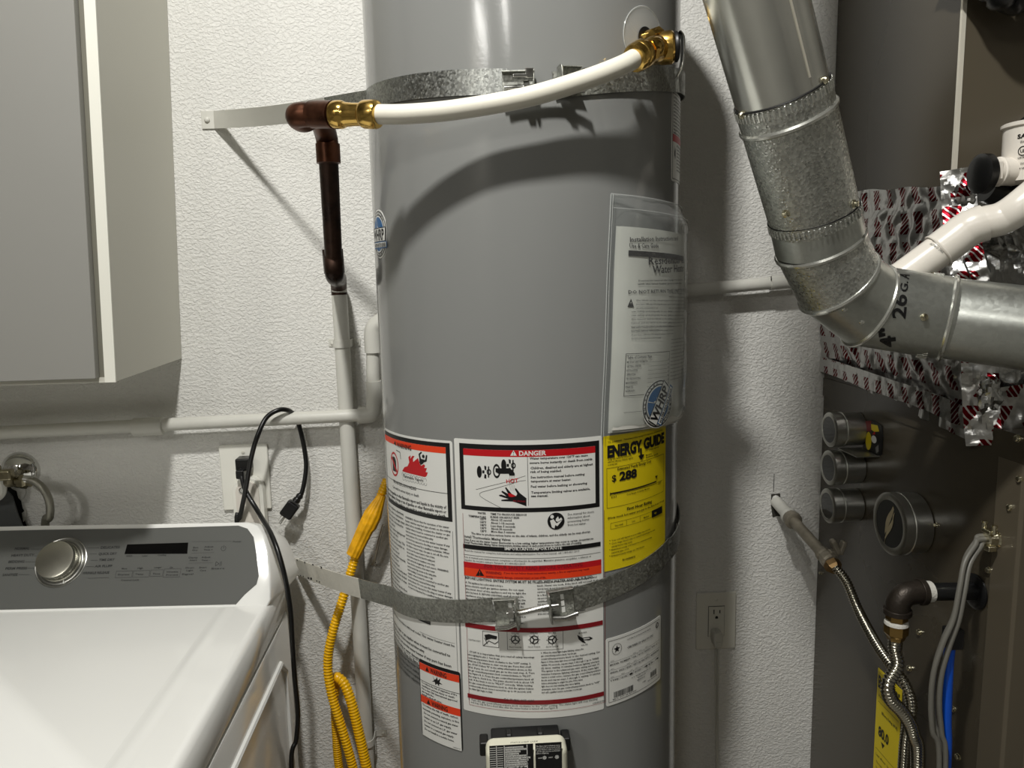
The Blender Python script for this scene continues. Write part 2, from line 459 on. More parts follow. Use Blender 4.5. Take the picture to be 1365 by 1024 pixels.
BLUEP = M('blue_pipe', (10, 78, 190), .3)
TIN = M('tin_metal', (186, 186, 180), .4, 1, rvar=(20, .08))
TING = M('tin_window', (46, 48, 48), .08)
PAPER = M('manual_paper', (214, 213, 205), .5)
WOOD = M('platform_plywood', (176, 150, 112), .6, var=(6, .1))
CONC = M('concrete_floor', (128, 126, 120), .6, bump=(20, .002), var=(2, .1))
ROOMP = M('room_paint', (176, 172, 162), .7)
SHELL = M('garage_wall', (160, 157, 150), .7, var=(1.5, .4))
GVALVE = M('gas_valve_cream', (228, 226, 206), .3)
def clear_plastic(name, amount=.16, tint=(.9, .92, .92, 1)):
    mt = bpy.data.materials.new(name); mt.use_nodes = True; nt = mt.node_tree; N = nt.nodes; L = nt.links
    for n in list(N): N.remove(n)
    out = N.new('ShaderNodeOutputMaterial'); mx = N.new('ShaderNodeMixShader'); tr = N.new('ShaderNodeBsdfTransparent'); gl = N.new('ShaderNodeBsdfPrincipled')
    tr.inputs[0].default_value = tint; gl.inputs['Base Color'].default_value = (.75, .76, .74, 1); gl.inputs['Roughness'].default_value = .12
    fr = N.new('ShaderNodeLayerWeight'); pw_ = N.new('ShaderNodeMath'); pw_.operation = 'POWER'; pw_.inputs[1].default_value = 4; ad = N.new('ShaderNodeMath'); ad.operation = 'MULTIPLY_ADD'; ad.inputs[1].default_value = .6; ad.inputs[2].default_value = amount; ad.use_clamp = True
    L.new(fr.outputs['Facing'], pw_.inputs[0]); L.new(pw_.outputs[0], ad.inputs[0]); L.new(ad.outputs[0], mx.inputs[0]); L.new(tr.outputs[0], mx.inputs[1]); L.new(gl.outputs[0], mx.inputs[2]); L.new(mx.outputs[0], out.inputs[0])
    return mt
BAG = clear_plastic('clear_bag_plastic', .07); DISC = clear_plastic('clear_disc_plastic', .3)

# ================================================================== the room
WY = 1.50
WALLB = struct('wall_back', MB().box2((-2.6, WY, 0), (2.3, WY+.12, 3.7)), WALLP)
struct('wall_left', MB().box2((-2.72, -6.6, 0), (-2.6, WY+.12, 3.7)), SHELL)
struct('wall_right', MB().box2((2.3, -6.6, 0), (2.42, WY+.12, 3.7)), SHELL)
struct('wall_front', MB().box2((-2.72, -6.72, 0), (2.42, -6.6, 3.7)), SHELL)
struct('ceiling', MB().box2((-2.72, -6.72, 3.7), (2.42, WY+.12, 3.82)), ROOMP)
struct('floor', MB().box2((-2.72, -6.72, -.12), (2.42, WY+.12, 0)), CONC)
t = obj('heater_platform', MB().box2((-.22, .86, 0), (.42, 1.492, .36)), WOOD, bevel=.004); tag(t, 'low plywood platform under the grey water heater', 'platform')

# ================================================================== water heater
HC = V((.09, 1.197, 0)); HR = .235
HS = Cyl(HC, (0,0,1), HR, (0,-1,0))
heater = thing('water_heater', (HC.x, HC.y, .36), 'tall grey cylindrical water heater covered in white, yellow and orange labels', 'water heater')
obj('tank_jacket', MB().lathe(HC, (0,0,1), [(.2,.385),(HR-.004,.385),(HR,.392),(HR,.396),(HR,2.156),(HR,2.16),(HR-.01,2.175),(.12,2.20),(.04,2.203)], 128), HGREY, heater)
for a in (30, 150, 270):
    obj('foot', MB().lathe(HC+V((.17*cos(radians(a)), .17*sin(radians(a)), .36)), (0,0,1), [(.02,0),(.02,.03)], 12), RUBBER, heater)
def lab(name, u0, v0, u1, v1, mat=LABW, h=.0005, label=None, cr=.004):
    return sheet(HS, u0, v0, u1, v1, h, .0004, cr, mat, name, heater, label)
# --- main danger / operating label
ml = lab('danger_label', -.1235, .9665, .0815, 1.3620, label='large white label with red DANGER band and black frame', cr=.002)
p = Print(HS); p.base = .0007; K = BLACK
a = p.P(612.3, 590.3); b = p.P(799, 675.4); p.rect(a[0], b[1], b[0], a[1], K, 0)
a2 = p.P(617.8, 597.5); b2 = p.P(793.5, 670.4); p.rect(a2[0], b2[1], b2[0], a2[1], LABW, 1)
p.rect(a2[0], p.P(617.8, 606.2)[1], b2[0], a2[1], RED, 2)
p.pline([(703, 608), (704.6, 674)], .0006, K, 2)
p.ppoly([(680.3, 607.3), (689, 607.3), (684.6, 600)], LABW, 3); p.ppoly([(684, 602), (685.3, 602), (684.6, 605)], K, 4); p.ell(p.P(684.6, 606.2), .0005, .0005, K, 4, 8)
p.pt_('DANGER', 692, 607.2, 728, 6, LABW, .03, 3)
def A(*q): return [(610+x/10.24, 580+y/10.24) for x, y in q]
for dx, dy in ((0, 0), (332, -88)):
    c = p.P(*A((300+dx, 500+dy))[0]); p.ell(c, .0035, .0082, K, 2)
    p.ppoly(A((340+dx,480+dy),(370+dx,480+dy),(370+dx,520+dy),(340+dx,520+dy)), K, 2)
    p.ppoly(A((365+dx,415+dy),(395+dx,425+dy),(395+dx,480+dy),(372+dx,470+dy)), K, 2)
    p.ppoly(A((370+dx,530+dy),(395+dx,540+dy),(395+dx,595+dy),(365+dx,585+dy)), K, 2)
    p.pline(A((425+dx,430+dy),(425+dx,575+dy)), .0018, K, 2)
    p.ell(p.P(*A((430+dx,503+dy))[0]), .0032, .0042, K, 2, 16, .55)
p.ell(p.P(*A((535, 490))[0]), .005, .0098, K, 2, 24, .68)
p.ppoly(A((520,450),(700,450),(750,475),(780,520),(782,550),(708,550),(700,525),(560,525),(520,500)), K, 3)
p.pline(A((255,742),(450,692),(660,640),(925,555)), .0005, INK, 2)
p.pline(A((930,618),(850,625),(680,680),(340,775),(305,795),(310,830),(380,880),(590,990)), .0005, INK, 2)
for x in (715, 735, 755, 775): p.pline(A((x,555),(x-15,640),(x+15,760)), .0003, GREYINK, 2)
p.ptd('HOT', *A((670,655))[0], *A((830,640))[0], .0052, RED, .02, 3)
p.ppoly(A((565,815),(600,810),(670,835),(600,775),(610,757),(690,800),(650,720),(662,708),(740,800),(800,830),(815,800),(780,730),(800,725),(850,790),(940,860),(940,970),(860,940),(760,905),(600,898),(600,880),(700,872),(575,832)), K, 2)
p.ppoly(A((690,790),(740,800),(800,830),(740,845),(700,835)), RED, 3)
p.ptd('BURNS', *A((760,905))[0], *A((925,915))[0], .0022, DRED, .02, 4)
for tx, x0, y0, x1 in [('Water temperature over 120°F can cause',706,612.6,783.4),('severe burns instantly or death from scalds.',706,618.4,790),
    ('Children, disabled and elderly are at highest',707,625.4,790),('risk of being scalded.',707,630.4,748.5),('See instruction manual before setting',707.3,637.6,779),
    ('temperature at water heater.',707.5,643,761),('Feel water before bathing or showering.',707.6,650,783),('Temperature limiting valves are available,',708,658,786.5),('see manual.',708,662.6,730.5)]:
    p.pt_(tx, x0, y0, x1, 3.1, INK, .03)
for tx, x0, y0, x1 in [('WATER',637,684.6,648),('TEMPERATURE',625,688.6,648),('155°F',640.3,692.6,648.3),('150°F',640.3,696.7,648.4),('140°F',640.5,700.7,648.5),('130°F',640.6,704.6,648.6),('120°F',640.7,708.6,648.8),
    ('TIME TO PRODUCE SERIOUS',654,686,702),('BURNS ON ADULT SKIN',654,690,692),('About 1/2 second',654.5,693.6,682),('About 1-1/2 seconds',654.6,697.8,686),('Less than 5 seconds',654.6,701.8,687),('About 30 seconds',654.8,705.6,683),('More than 5 minutes',655,709.4,687),
    ('The time to produce serious burns on the skin of infants, children, and the elderly can be even shorter.',628.5,711.6,787),
    ('Even if you set the water heater thermostat to a low setting, higher temperatures may occur in certain circumstances.',619.5,720,791),
    ('Install Thermostatic Mixing Valves (temperature limiting valves) at each point-of-use to reduce the risk of scalding.',619.5,723.4,775)]:
    p.pt_(tx, x0, y0, x1, 2.5, INK, .026)
p.pt_('Install Thermostatic Mixing Valves', 619.3, 716, 680.5, 3.3, K, .02)
c = p.P(741, 694.5); p.ell(c, .0115, .0118, K, 2, 32); p.ell((c[0]-.0052, c[1]+.0064), .0024, .0026, LABW, 3, 16)
p.poly([(c[0]+x*.0115, c[1]+y*.0118) for x, y in ((-.7,.1),(-.3,.25),(.05,-.25),(.55,.0),(.75,.1),(.15,-.6),(-.1,-.45),(-.2,-.85),(-.5,-.7))], LABW, 3)
p.poly([(c[0]+x*.0115, c[1]+y*.0118) for x, y in ((-.05,.05),(.2,-.1),(.75,.15),(.6,.4),(.35,.2),(.25,.55),(.0,.3))], LABW, 3)
for i, tx in enumerate(('See manual for more','information about','preventing burns','from hot water.')):
    p.pt_(tx, 756.5, 687+i*4.7, (791.5,786,785,781)[i], 3, INK, .005)
p.rect(p.P(617.7,724.6)[0], p.P(617.9,730.3)[1], p.P(800,724)[0], p.P(617.7,724.6)[1], K, 2)
p.pt_('IMPORTANT/IMPORTANTE', 673, 732.9, 749, 3.9, LABW, .02, 3)
p.pt_('Read the manual for complete instructions and safety information. For a free manual, call 1-800-821-2017', 620, 734.3, 772, 2.4, INK, .004)
p.hline(618.3, 738.6, 800, .0005, INK)
p.pt_('Lea el manual para instrucciones completas e información de seguridad. Manuales gratuitos, asequibles, o bifurcar al', 620, 743, 787, 2.5, INK, .004)
p.pt_('español de nuestro número llamando al 1-800-821-2017.', 620, 746.8, 700.5, 2.5, INK, .004)
u0, u1 = p.P(618.5,748)[0], p.P(801,745)[0]
p.rect(u0, p.P(618.5,755.6)[1], u1, p.P(618.5,748)[1], RED, 2); p.rect(u0, p.P(618.5,766.3)[1], u1, p.P(618.5,755.6)[1], ORANGE, 2)
p.pt_('FOR YOUR SAFETY READ BEFORE OPERATING', 646, 756.5, 776, 5, DRED, .02, 3)
p.ppoly([(634.6,767.2),(645.8,767.7),(639.8,758)], K, 3); p.ppoly([(639.4,761),(640.6,761),(640,765)], ORANGE, 4); p.ell(p.P(640,766.3), .0006, .0006, ORANGE, 4, 8)
p.pt_('WARNING:', 647.5, 764.2, 669, 3.6, DRED, .03, 3)
p.pt_('If you do not follow these instructions exactly, a fire or explosion may result', 672, 764.6, 785, 2.6, DRED, .02, 3)
p.pt_('causing property damage, personal injury or loss of life.', 648, 768.8, 728, 2.6, DRED, .02, 3)
p.pt_('BEFORE LIGHTING: ENTIRE SYSTEM MUST BE FILLED WITH WATER AND AIR PURGED', 620.5, 770.9, 790, 3.2, K, .02)
TL = ("A. This appliance has a pilot which is lit by a piezo-electric spark gas ignition system. Do not open the inner door of the appliance and try to light the pilot by hand. B. BEFORE LIGHTING smell all around the appliance area for gas. Be sure to smell next to the floor because some gas is heavier than air and will settle on the floor. WHAT TO DO IF YOU SMELL GAS. Do not try to light any appliance. Do not touch any electric switch; do not use any phone in your building. Immediately call your gas supplier from a neighbor's phone. Follow the gas supplier's instructions. If you cannot reach your gas supplier, call the fire department. ")
TR = ("C. Use only your hand to push in or turn the gas control knob. Never use tools. If the knob will not push in or turn by hand, do not try to repair it, call a qualified service technician. Force or attempted repair may result in a fire or explosion. D. Do not use this appliance if any part has been under water. Immediately call a qualified service technician to inspect the appliance. E. DO NOT LOOSEN THE BOLTS. IF APPLIANCE HAS BEEN AN IGNITION CONTROL, horizontally set a weight beyond toward the appliance. When air blows a discharge on the air grate and screen replacement of the entire water heater. ")
p.para(TL, 621, 776.6, 703, 4.35, INK, 12, bold=.022); p.para(TR, 716, 777.4, 798, 4.2, INK, 13, bold=.022)
p.rect(p.P(620.5,829)[0], p.P(620.5,835)[1], p.P(803,827)[0], p.P(620.5,829)[1], DRED, 2)
p.frame(643.5, 841, 665, 863, .0006, INK); p.ppoly([(646,846),(652,845),(663,848),(662,852),(655,851),(648,853)], INK, 2); p.pline([(645,860),(652,854),(660,858),(664,855)], .0009, INK, 2); p.pline([(646,850),(650,858)], .0008, INK, 2)
p.pt_('LIGHTING PORT', 625, 853, 641, 2, INK, 0)
p.frame(676, 841.5, 750.5, 864.5, .0005, INK)
for x, an in ((687,-.5),(712,2.2),(736,.8)):
    c = p.P(x, 852.5); p.ell(c, .0062, .0062, K, 2, 24, .78)
    for k in range(3): p.line([c, (c[0]+.0048*cos(an+k*2.1), c[1]+.0048*sin(an+k*2.1))], .0016, K, 2)
    for k in range(8): q = k*pi/4; p.line([(c[0]+.0068*cos(q), c[1]+.0068*sin(q)), (c[0]+.008*cos(q), c[1]+.008*sin(q))], .0008, K, 2)
    p.pt_('FIGURE', x-5, 844.8, x+5, 2, INK, 0); p.pt_('PILOT KNOB', x-8, 863, x+8, 1.8, INK, 0)
p.ppoly([(769,846),(776,850),(786,848.5),(790,850.5),(785,853),(777,853),(781,857),(776,856),(771,852)], K, 2); p.ppoly([(777,850.8),(785,850),(786,851),(778,852)], LABW, 3)
p.pt_('BURNER', 771, 845, 782, 2, INK, 0); p.pt_('VALVE', 774, 861, 783, 2, INK, 0)
BL = ("1. STOP! It is imperative that you read all safety warnings before lighting the pilot. 2. Turn the gas control/temperature knob clockwise to the \"OFF\" setting. 3. Wait ten (10) minutes to clear out any gas. If you then smell gas, STOP! Follow \"B\" in the safety information above on this label. If you do not smell gas, go to the next step. 4. Turn the gas control/temperature knob counterclockwise to \"PILOT\". See Figure B. 5. Press the gas control/temperature knob all the way in. Hold it in. The piezo should lock in about 1/4 inch. If the knob is set to \"PILOT\" correctly. While holding the gas control/temperature knob in, click the igniter button continuously about once a second for up to 90 seconds until the status light begins to blink. ")
BR = ("6. When the status light begins blinking, release the gas control/temperature knob. Set the gas control/temperature knob to the desired setting. See Figure C. If the status light does not begin blinking within 90 seconds, repeat steps 3 through 6 up to THREE (3) times, waiting 10 minutes between lighting attempts. The igniter is the advanced gas valve wiring and wait 10 minutes between lighting attempts. If the status light turns a solid color, release the gas control/temperature knob and repeat steps 3 through 6, waiting 10 minutes before attempting to relight the pilot. If the status light does not start blinking after three lighting attempts, turn the gas control/temperature knob to \"OFF\" and call a qualified service technician or your gas supplier. ")
p.para(BL, 623.5, 868.6, 713, 4.1, INK, 14, bold=.022); p.para(BR, 721, 871, 801, 4.1, INK, 14, bold=.022)
p.rect(p.P(623.7,923.6)[0], p.P(623.7,929.2)[1], p.P(804.5,921)[0], p.P(623.7,923.6)[1], DRED, 2)
p.pt_('TO TURN OFF GAS', 672, 933.4, 712, 3, BLACK, .01, 3)
p.pt_('7. Turn the gas control/temperature knob clockwise to the "OFF" setting. The status light will stop blinking', 625, 932.6, 796, 2.4, INK, .006)
p.pt_('and may stay lit for a short time after the water heater is turned off. See Figure B', 628, 936.4, 743, 2.4, INK, .006)
p.pt_('100303796', 790, 938.5, 806, 2.2, INK, 0)
a = p.P(617.3, 684); b = p.P(623.4, 938); vv = b[1]; ur = p.P(806.5, 930)[0]
p.line([(a[0], a[1]), (a[0], vv), (ur, vv), (ur, a[1])], .0005, DRED, 2)
p.done('printing', ml)

# --- left label
HL = Sheared(HS, -.13, .036)
ll = sheet(HL, -.306, 1.010, -.1265, 1.3575, .0005, .0004, .004, LABW, 'warning_label', heater, 'white wraparound label with orange WARNING band and flame symbol')
p = Print(HL); p.base = .0007
uR = p.P(601.5, 640)[0]; vT = p.P(599, 590.8)[1]; vB = p.P(601, 695.5)[1]; uL = -.3035
p.rect(uL, vB, uR, vT, K, 0); p.rect(uL+.004, vB+.006, uR-.0068, vT-.006, LABW, 1)
vb = p.P(595, 604.6)[1]; p.rect(uL, vb, uR-.0068, vT-.006, ORANGE, 2)
p.pt_('WARNING', 530, 595.5, 549, 6, BLACK, .03, 3); p.ppoly([(526,591.5),(529.4,594.3),(527.8,587.5)], BLACK, 3)
c = p.P(526.5, 618.6); p.ell(c, .0150, .0185, RED, 2, 32, .84)
p.poly([(c[0]+x, c[1]+y) for x, y in ((-.007,-.011),(.007,-.011),(.007,.006),(.003,.011),(-.005,.011),(-.007,.007))], K, 2)
p.poly([(c[0]+x, c[1]+y) for x, y in ((-.012,.009),(-.009,.012),(.012,-.010),(.009,-.013))], RED, 3)
p.pline([(529,600),(534,603),(535,612)], .0012, K, 2)
def B(*q): return [(510+x/8.53, 560+y/8.53) for x, y in q]
p.ppoly(B((230,580),(255,535),(290,525),(310,480),(300,420),(325,400),(322,440),(345,405),(370,410),(350,440),(355,475),(410,430),(430,500),(445,520),(475,500),(490,520),(478,545),(510,545),(495,590),(520,595),(510,630),(490,648),(380,622)), RED, 2)
p.ell(p.P(*B((470,412))[0]), .0026, .0026, K, 3, 16)
p.ppoly(B((425,430),(415,385),(445,358),(455,370),(432,392),(445,440),(490,452),(500,395),(515,400),(508,470),(475,480),(465,495),(440,510),(425,480)), K, 3)
for i in range(9): p.ell(p.P(*B((235+i*32, 618+i*8.5))[0]), .0029, .0029, INK, 1.5, 12, .85); p.ell(p.P(*B((245+i*31, 665+i*7.5))[0]), .0029, .0029, INK, 1.5, 12, .85)
p.ppoly(B((228,610),(500,678),(515,722),(240,665)), LABW, 2)
p.pt_('Flammable Vapors', 538.5, 635.8, 565, 4.2, K, .02, 3)
p.hline(514, 628, 597.2, .0008, K, 2)
p.pt_('FIRE AND EXPLOSION HAZARD', 525.5, 643, 555.5, 4, K, .02); p.pt_('Can result in serious injury or death', 524.5, 650, 558.5, 3.6, K, .015)
for i, tx in enumerate(('Do not store or use gasoline or other flammable vapors and liquids in the vicinity of','this or any other appliance. Storage or use of gasoline or other flammable vapors or','liquids in the vicinity of this appliance can result in serious injury or death.')):
    p.pt_(tx, 516+i*.4, 649.5+i*5.6, 594.5, 3.5, INK, .03)
LT = ("Improper installation, adjustment, alteration, service or maintenance can cause property damage, injury or death. Refer to this manual for assistance or additional information. Before lighting read the instructions. "
      "Install only in accordance with local codes. This water heater must be installed on a level surface. Keep the area around the appliance clear and free from combustible materials. Do not obstruct the flow of combustion and ventilating air. "
      "Connect only to a properly sized vent. Have the vent system checked by a qualified technician. A drain pan must be installed where leakage could damage the floor. Maintain clearances of zero inches sides and rear. For installation on combustible floor. ")
RTX = ("WARNING: Ensure that the operation of the water heater matches any fuel type shown on the rating plate before installing. Contact the dealer or gas supplier when it must be converted to another gas. "
       "Read the instruction manual and follow safety instructions. Do not use this water heater if any part has been exposed to flooding or water damage; it must be inspected by a qualified technician. When the flame sensor trips, the gas is cut off. "
       "Be sure the area near the water heater is clear of dust, lint and debris. Inspect the base for sealing and the air inlet screens for cleanliness once every year, and at the beginning of each season. ")
p.para(LT+LT, 518, 672, 539, 5.0, INK, 24, bold=.022); p.para(RTX+RTX, 541, 690, 600.5, 4.6, INK, 21, bold=.022)
p.para(LT[200:]+LT, 521, 805, 606, 5.2, INK, 1, bold=.022)
p.para(RTX[120:]+LT, 525, 826, 606, 5.2, INK, 9, bold=.022)
a = p.P(558, 816.5); p.rect(a[0], a[1]-.0115, a[0]+.0275, a[1], K, 2); p.text('CERTIFIED', (a[0]+.009, a[1]-.0085), (a[0]+.026, a[1]-.0085), .004, GREYINK, .01, 3)
p.text('AHRI', (a[0]+.0015, a[1]-.0085), (a[0]+.008, a[1]-.0085), .005, LABW, .02, 3)
p.line([(-.298, 1.342), (-.298, 1.016), (-.131, 1.016), (-.131, 1.23)], .0005, INK, 1)
p.hline(560, 842, 606, .0004, INK, 1)
p.text('100303795', (-.152, 1.0185), (-.133, 1.0185), .0026, INK, 0)
p.done('printing', ll)

# --- energy guide
eg = lab('energy_label', .0835, 1.1700, .2150, 1.3605, YEL, .0007, 'bright yellow energy rating label reading $ 288', .001)
p = Print(HS); p.base = .0009
p.pt_('U.S. Government', 810, 590.6, 828, 2.8, K, .01); p.pt_('Federal law prohibits removal of this label before consumer purchase', 831, 587, 882, 2.4, K, .01)
p.pt_('ENERGY', 809, 609.6, 855, 14.5, K, .06); p.pt_('GUIDE', 857, 598.3, 884.3, 13.2, K, .06)
p.pline([(853.2, 598), (853.6, 610)], .0035, K, 3); a = p.P(854, 607); p.poly([(a[0]-.0062, a[1]), (a[0], a[1]-.0065), (a[0]+.0062, a[1]), (a[0]+.004, a[1]+.001), (a[0]-.004, a[1]+.001)], K, 3)
for tx, x0, y0, x1 in [('Storage tank: Natural Gas, vented model',809.4,613.6,841),('with best efficiency (Gallons) capacity',809.5,617,843),('in storage tank',809.8,620.6,822),('U.S. Gallons capacity',859,602,877),('Model(s)',860,608,868),('Residential gas 50',860.3,611,876)]:
    p.pt_(tx, x0, y0, x1, 2.2, K, .012)
a = p.P(808.3, 624.5); b = p.P(809.6, 677.5); uu = p.P(883.5, 620)[0]; p.line([a, (uu, a[1]), (uu, b[1]), (a[0], b[1]), a], .0005, K, 1)
p.pt_('Estimated Yearly Energy Cost', 822.5, 627, 867, 3.6, K, .02)
p.pt_('$', 815, 642, 820.8, 8.5, K, .015); p.pt_('288', 825, 640.6, 848, 11, K, .045)
a = p.P(812.7, 658.2); b = p.P(874, 641); p.line([a, (b[0], a[1])], .0020, K, 2); p.line([(a[0], a[1]-.0022), (uu-.003, a[1]-.0022)], .0004, K, 2)
p.line([(a[0], a[1]-.003), (a[0], a[1]+.002)], .0006, K, 2)
p.poly([(b[0]-.0035, a[1]+.0085), (b[0]+.0035, a[1]+.0085), (b[0], a[1]+.0035)], K, 2)
p.pt_('$ 213', 814.3, 664, 821, 2.8, K, .015); p.pt_('$307', 876.5, 645.6, 880.5, 2.8, K, .015); p.pt_('Cost Range of Similar Models', 834.5, 660.4, 865, 2.3, K, .01)
p.pt_('First Hour Rating', 835, 680.3, 868, 4, K, .03); p.pt_('(How much hot water you get in the first hour of use)', 809.5, 692.3, 884, 3, K, .016)
a = p.P(813.4, 697.5); b = p.P(813.5, 705.5)
us = [p.P(x, 700)[0] for x in (813.4, 834.5, 852.5, 868, 881.5)]
p.line([(us[0], a[1]), (us[3], a[1])], .0004, K, 1); p.line([(us[0], b[1]), (us[3], b[1])], .0004, K, 1)
for u in us[:4]: p.line([(u, a[1]), (u, b[1])], .0004, K, 1)
p.rect(us[3], b[1]-.001, us[4], a[1]+.001, K, 2); p.text('High', (us[3]+.006, b[1]+.003), (us[3]+.012, b[1]+.003), .0025, YEL, 0, 3)
for i, tx in enumerate(('Very small', 'Low', 'Medium')): m_ = (us[i]+us[i+1])/2; wq = (.007, .003, .006)[i]; p.text(tx, (m_-wq, b[1]+.0027), (m_+wq, b[1]+.0027), .0026, K, .01)
for i, (tx, x1) in enumerate([('Your cost will depend on your utility rates and use.',866),('Cost range based only on vented natural gas models',872),('with high first hour rating capacity.',842),('Estimated energy cost based on a national average',868),('natural gas cost.',838),('Estimated yearly energy use: 240 therms',858)]):
    y = 721.5+i*4.1; p.pt_(tx, 814.5, y, x1, 2.3, K, .01)
    if i in (0, 1, 3, 5): p.ell(p.P(812.3, y-1.2), .0007, .0007, K, 2, 8)
p.pt_('ftc.gov/energy', 829, 747.5, 846, 2.8, K, .02)
p.done('printing', eg)

# --- rating plate
rp = lab('rating_plate', .0850, .9690, .2010, 1.0710, LABW, .0008, 'small white rating label with star emblem and barcodes', .003)
p = Print(HS); p.base = .0010; u0, v0, u1, v1 = .0895, .9740, .1965, 1.0665
p.line([(u0,v0),(u1,v0),(u1,v1),(u0,v1),(u0,v0)], .0006, K, 1)
c = (.1035, 1.0520); p.ell(c, .0085, .0085, GREYINK, 1, 28, .93)
p.poly([(c[0]+(.0058 if k % 2 == 0 else .0024)*sin(k*pi/5), c[1]+(.0058 if k % 2 == 0 else .0024)*cos(k*pi/5)) for k in range(10)], K, 1)
for k in range(14):
    q = k*2*pi/14; p.ell((c[0]+.0072*sin(q), c[1]+.0072*cos(q)), .0005, .0005, GREYINK, 1, 6)
p.ell((.1895, 1.0595), .0042, .0045, K, 1, 20, .7); p.text('C', (.1875,1.0575), (.1912,1.0575), .004, K, .02)
p.text('AUTOMATIC STORAGE WATER HEATER', (.122,1.0600), (.172,1.0600), .0018, INK, .01); p.text('CERTIFIED 50 GALLON GAS', (.122,1.0470), (.178,1.0470), .0030, INK, .02)
for r_, (vv, cs, tx) in enumerate([(1.034,(.130,.142,.156,.172),('MODEL NUMBER','GAL','NAT GAS','MANIFOLD','W.C.')),(1.022,(.118,.131,.158,.170),('SERIAL 0422','50','TEST PSI 300','BTU','40000')),(1.010,(.108,.124,.134,.152),('TYPE','120 VAC','1','RECOVERY','40.4'))]):
    p.line([(u0, vv), (u1, vv)], .0003, INK, 1)
    bs = (u0,)+cs+(u1,)
    for c_ in cs: p.line([(c_, vv), (c_, vv-.006)], .0003, INK, 1)
    for i in range(5): p.text(tx[i], (bs[i]+.002, vv-.0048), (bs[i+1]-.002, vv-.0048), .0026, INK, .01)
    for i in range(4): p.text('INPUT', (bs[i]+.003, vv+.0012), (bs[i]+.009, vv+.0012), .0015, INK, 0)
p.text('A. O. WATER PRODUCTS CO', (.130,.9985), (.172,.9985), .0022, INK, .01); p.text('ASHLAND CITY', (.142,.9945), (.160,.9945), .0020, INK, .01); p.text('MADE IN US', (.142,.9905), (.158,.9905), .0020, INK, .01); p.text('1-800', (.153,.9830), (.160,.9830), .0022, INK, .01)
def bars(x0, y0, x1, y1):
    x = x0
    while x < x1-.0006: wd = random.choice((.0004, .0004, .0008, .0011)); p.rect(x, y0, x+wd, y1, K, 1); x += wd+random.choice((.0004, .0006, .0009))
bars(.098, .9790, .133, .9880); bars(.172, .9835, .188, .9920)
p.text('MDL 50T 6E BFG40', (.096,.9763), (.140,.9763), .0017, INK, .01); p.text('SN 2204126', (.165,.9800), (.190,.9800), .0017, INK, .01)
p.done('printing', rp)

# --- small double warning sticker
ws = sheet(Sheared(HS, -.127, .05), -.2095, .9005, -.1270, 1.0225, .0009, .0004, .004, K, 'warning_sticker', heater, 'small sticker with two orange WARNING bands and black border')
p = Print(Sheared(HS, -.127, .05)); p.base = .0010; u0, u1 = -.2075, -.1290
p.rect(u0, .9005, u1, 1.0175, LABW, 1); p.rect(u0, 1.0065, u1, 1.0175, ORANGE, 2); p.rect(u0, .9545, u1, .9660, ORANGE, 2)
for vv in (1.0083, .9563):
    p.text('WARNING', (-.183, vv), (-.151, vv), .0072, K, .03, 3); p.poly([(-.1935,vv),(-.1855,vv),(-.1895,vv+.0075)], K, 3)
p.poly([(-.1695+.012*x, .9985+.0068*y) for x, y in ((-.7,1),(-.45,.2),(-.2,.4),(0,1.1),(.15,.3),(.6,1),(.4,0),(.9,-.3),(.35,-.4),(.3,-1),(0,-.5),(-.3,-1),(-.4,-.3),(-.9,-.5),(-.5,0))], K, 2)
p.line([(u0, .9895), (u1, .9895)], .0008, K, 2)
for i, tx in enumerate(('To reduce the risk of explosion of fire','resulting in serious injury or death:','Use a new CSA International approved','gas supply line.','Install a shutoff valve.')): p.text(tx, (u0+.003, .9852-i*.0047), (u0+(.074,.070,.074,.030,.046)[i], .9852-i*.0047), .0027, INK, .03)
for i, tx in enumerate(('To reduce the risk of death, carbon','monoxide poisoning, explosion, or fire:','Do not connect a natural gas water','heater to an L.P. gas supply.','Do not connect an L.P. gas water','heater to a natural gas supply.','Do not install in a mobile home.')): p.text(tx, (u0+.003+(0 if i < 2 else .003), .9498-i*.0064), (u0+(.074,.076,.074,.062,.072,.066,.066)[i], .9498-i*.0064), .0031, INK, .03)
p.text('100303797', (-.144,.9022), (-.131,.9022), .0016, INK, 0)
p.done('printing', ws)

# --- strip label at the far right edge, below the upper band
a = HS.pix(890, 135); sl = lab('caution_strip_label', .2320, 1.7030, .2990, 1.8250, LABW, .0006, 'white strip label with a red bar at the right edge')
p = Print(HS); p.base = .0008
p.rect(.2345,1.706,.297,1.822, K, 0); p.rect(.2355,1.707,.296,1.821, LABW, 1)
p.rect(.2355, 1.757, .296, 1.767, RED, 2); p.poly([(.246+.012*x,1.742+.010*y) for x, y in ((-.3,1),(0,.2),(.4,.9),(.3,0),(.5,-.9),(0,-.3),(-.3,-1))], K, 2)
TT = "CAUTION hydrogen gas may be produced in a hot water system that has not been used for a long period of time generally two weeks or more. Hydrogen gas is extremely flammable and can ignite when exposed to a spark. "
for vv, n in ((1.8150, 11), (1.7515, 8)):
    for i in range(n):
        s_ = TT[(i*23) % 120:][:26].strip(); p.text(s_, (.238 if vv > 1.8 else .256, vv-i*.0047), (.293, vv-i*.0047), .0030, INK, .03)
p.done('printing', sl)

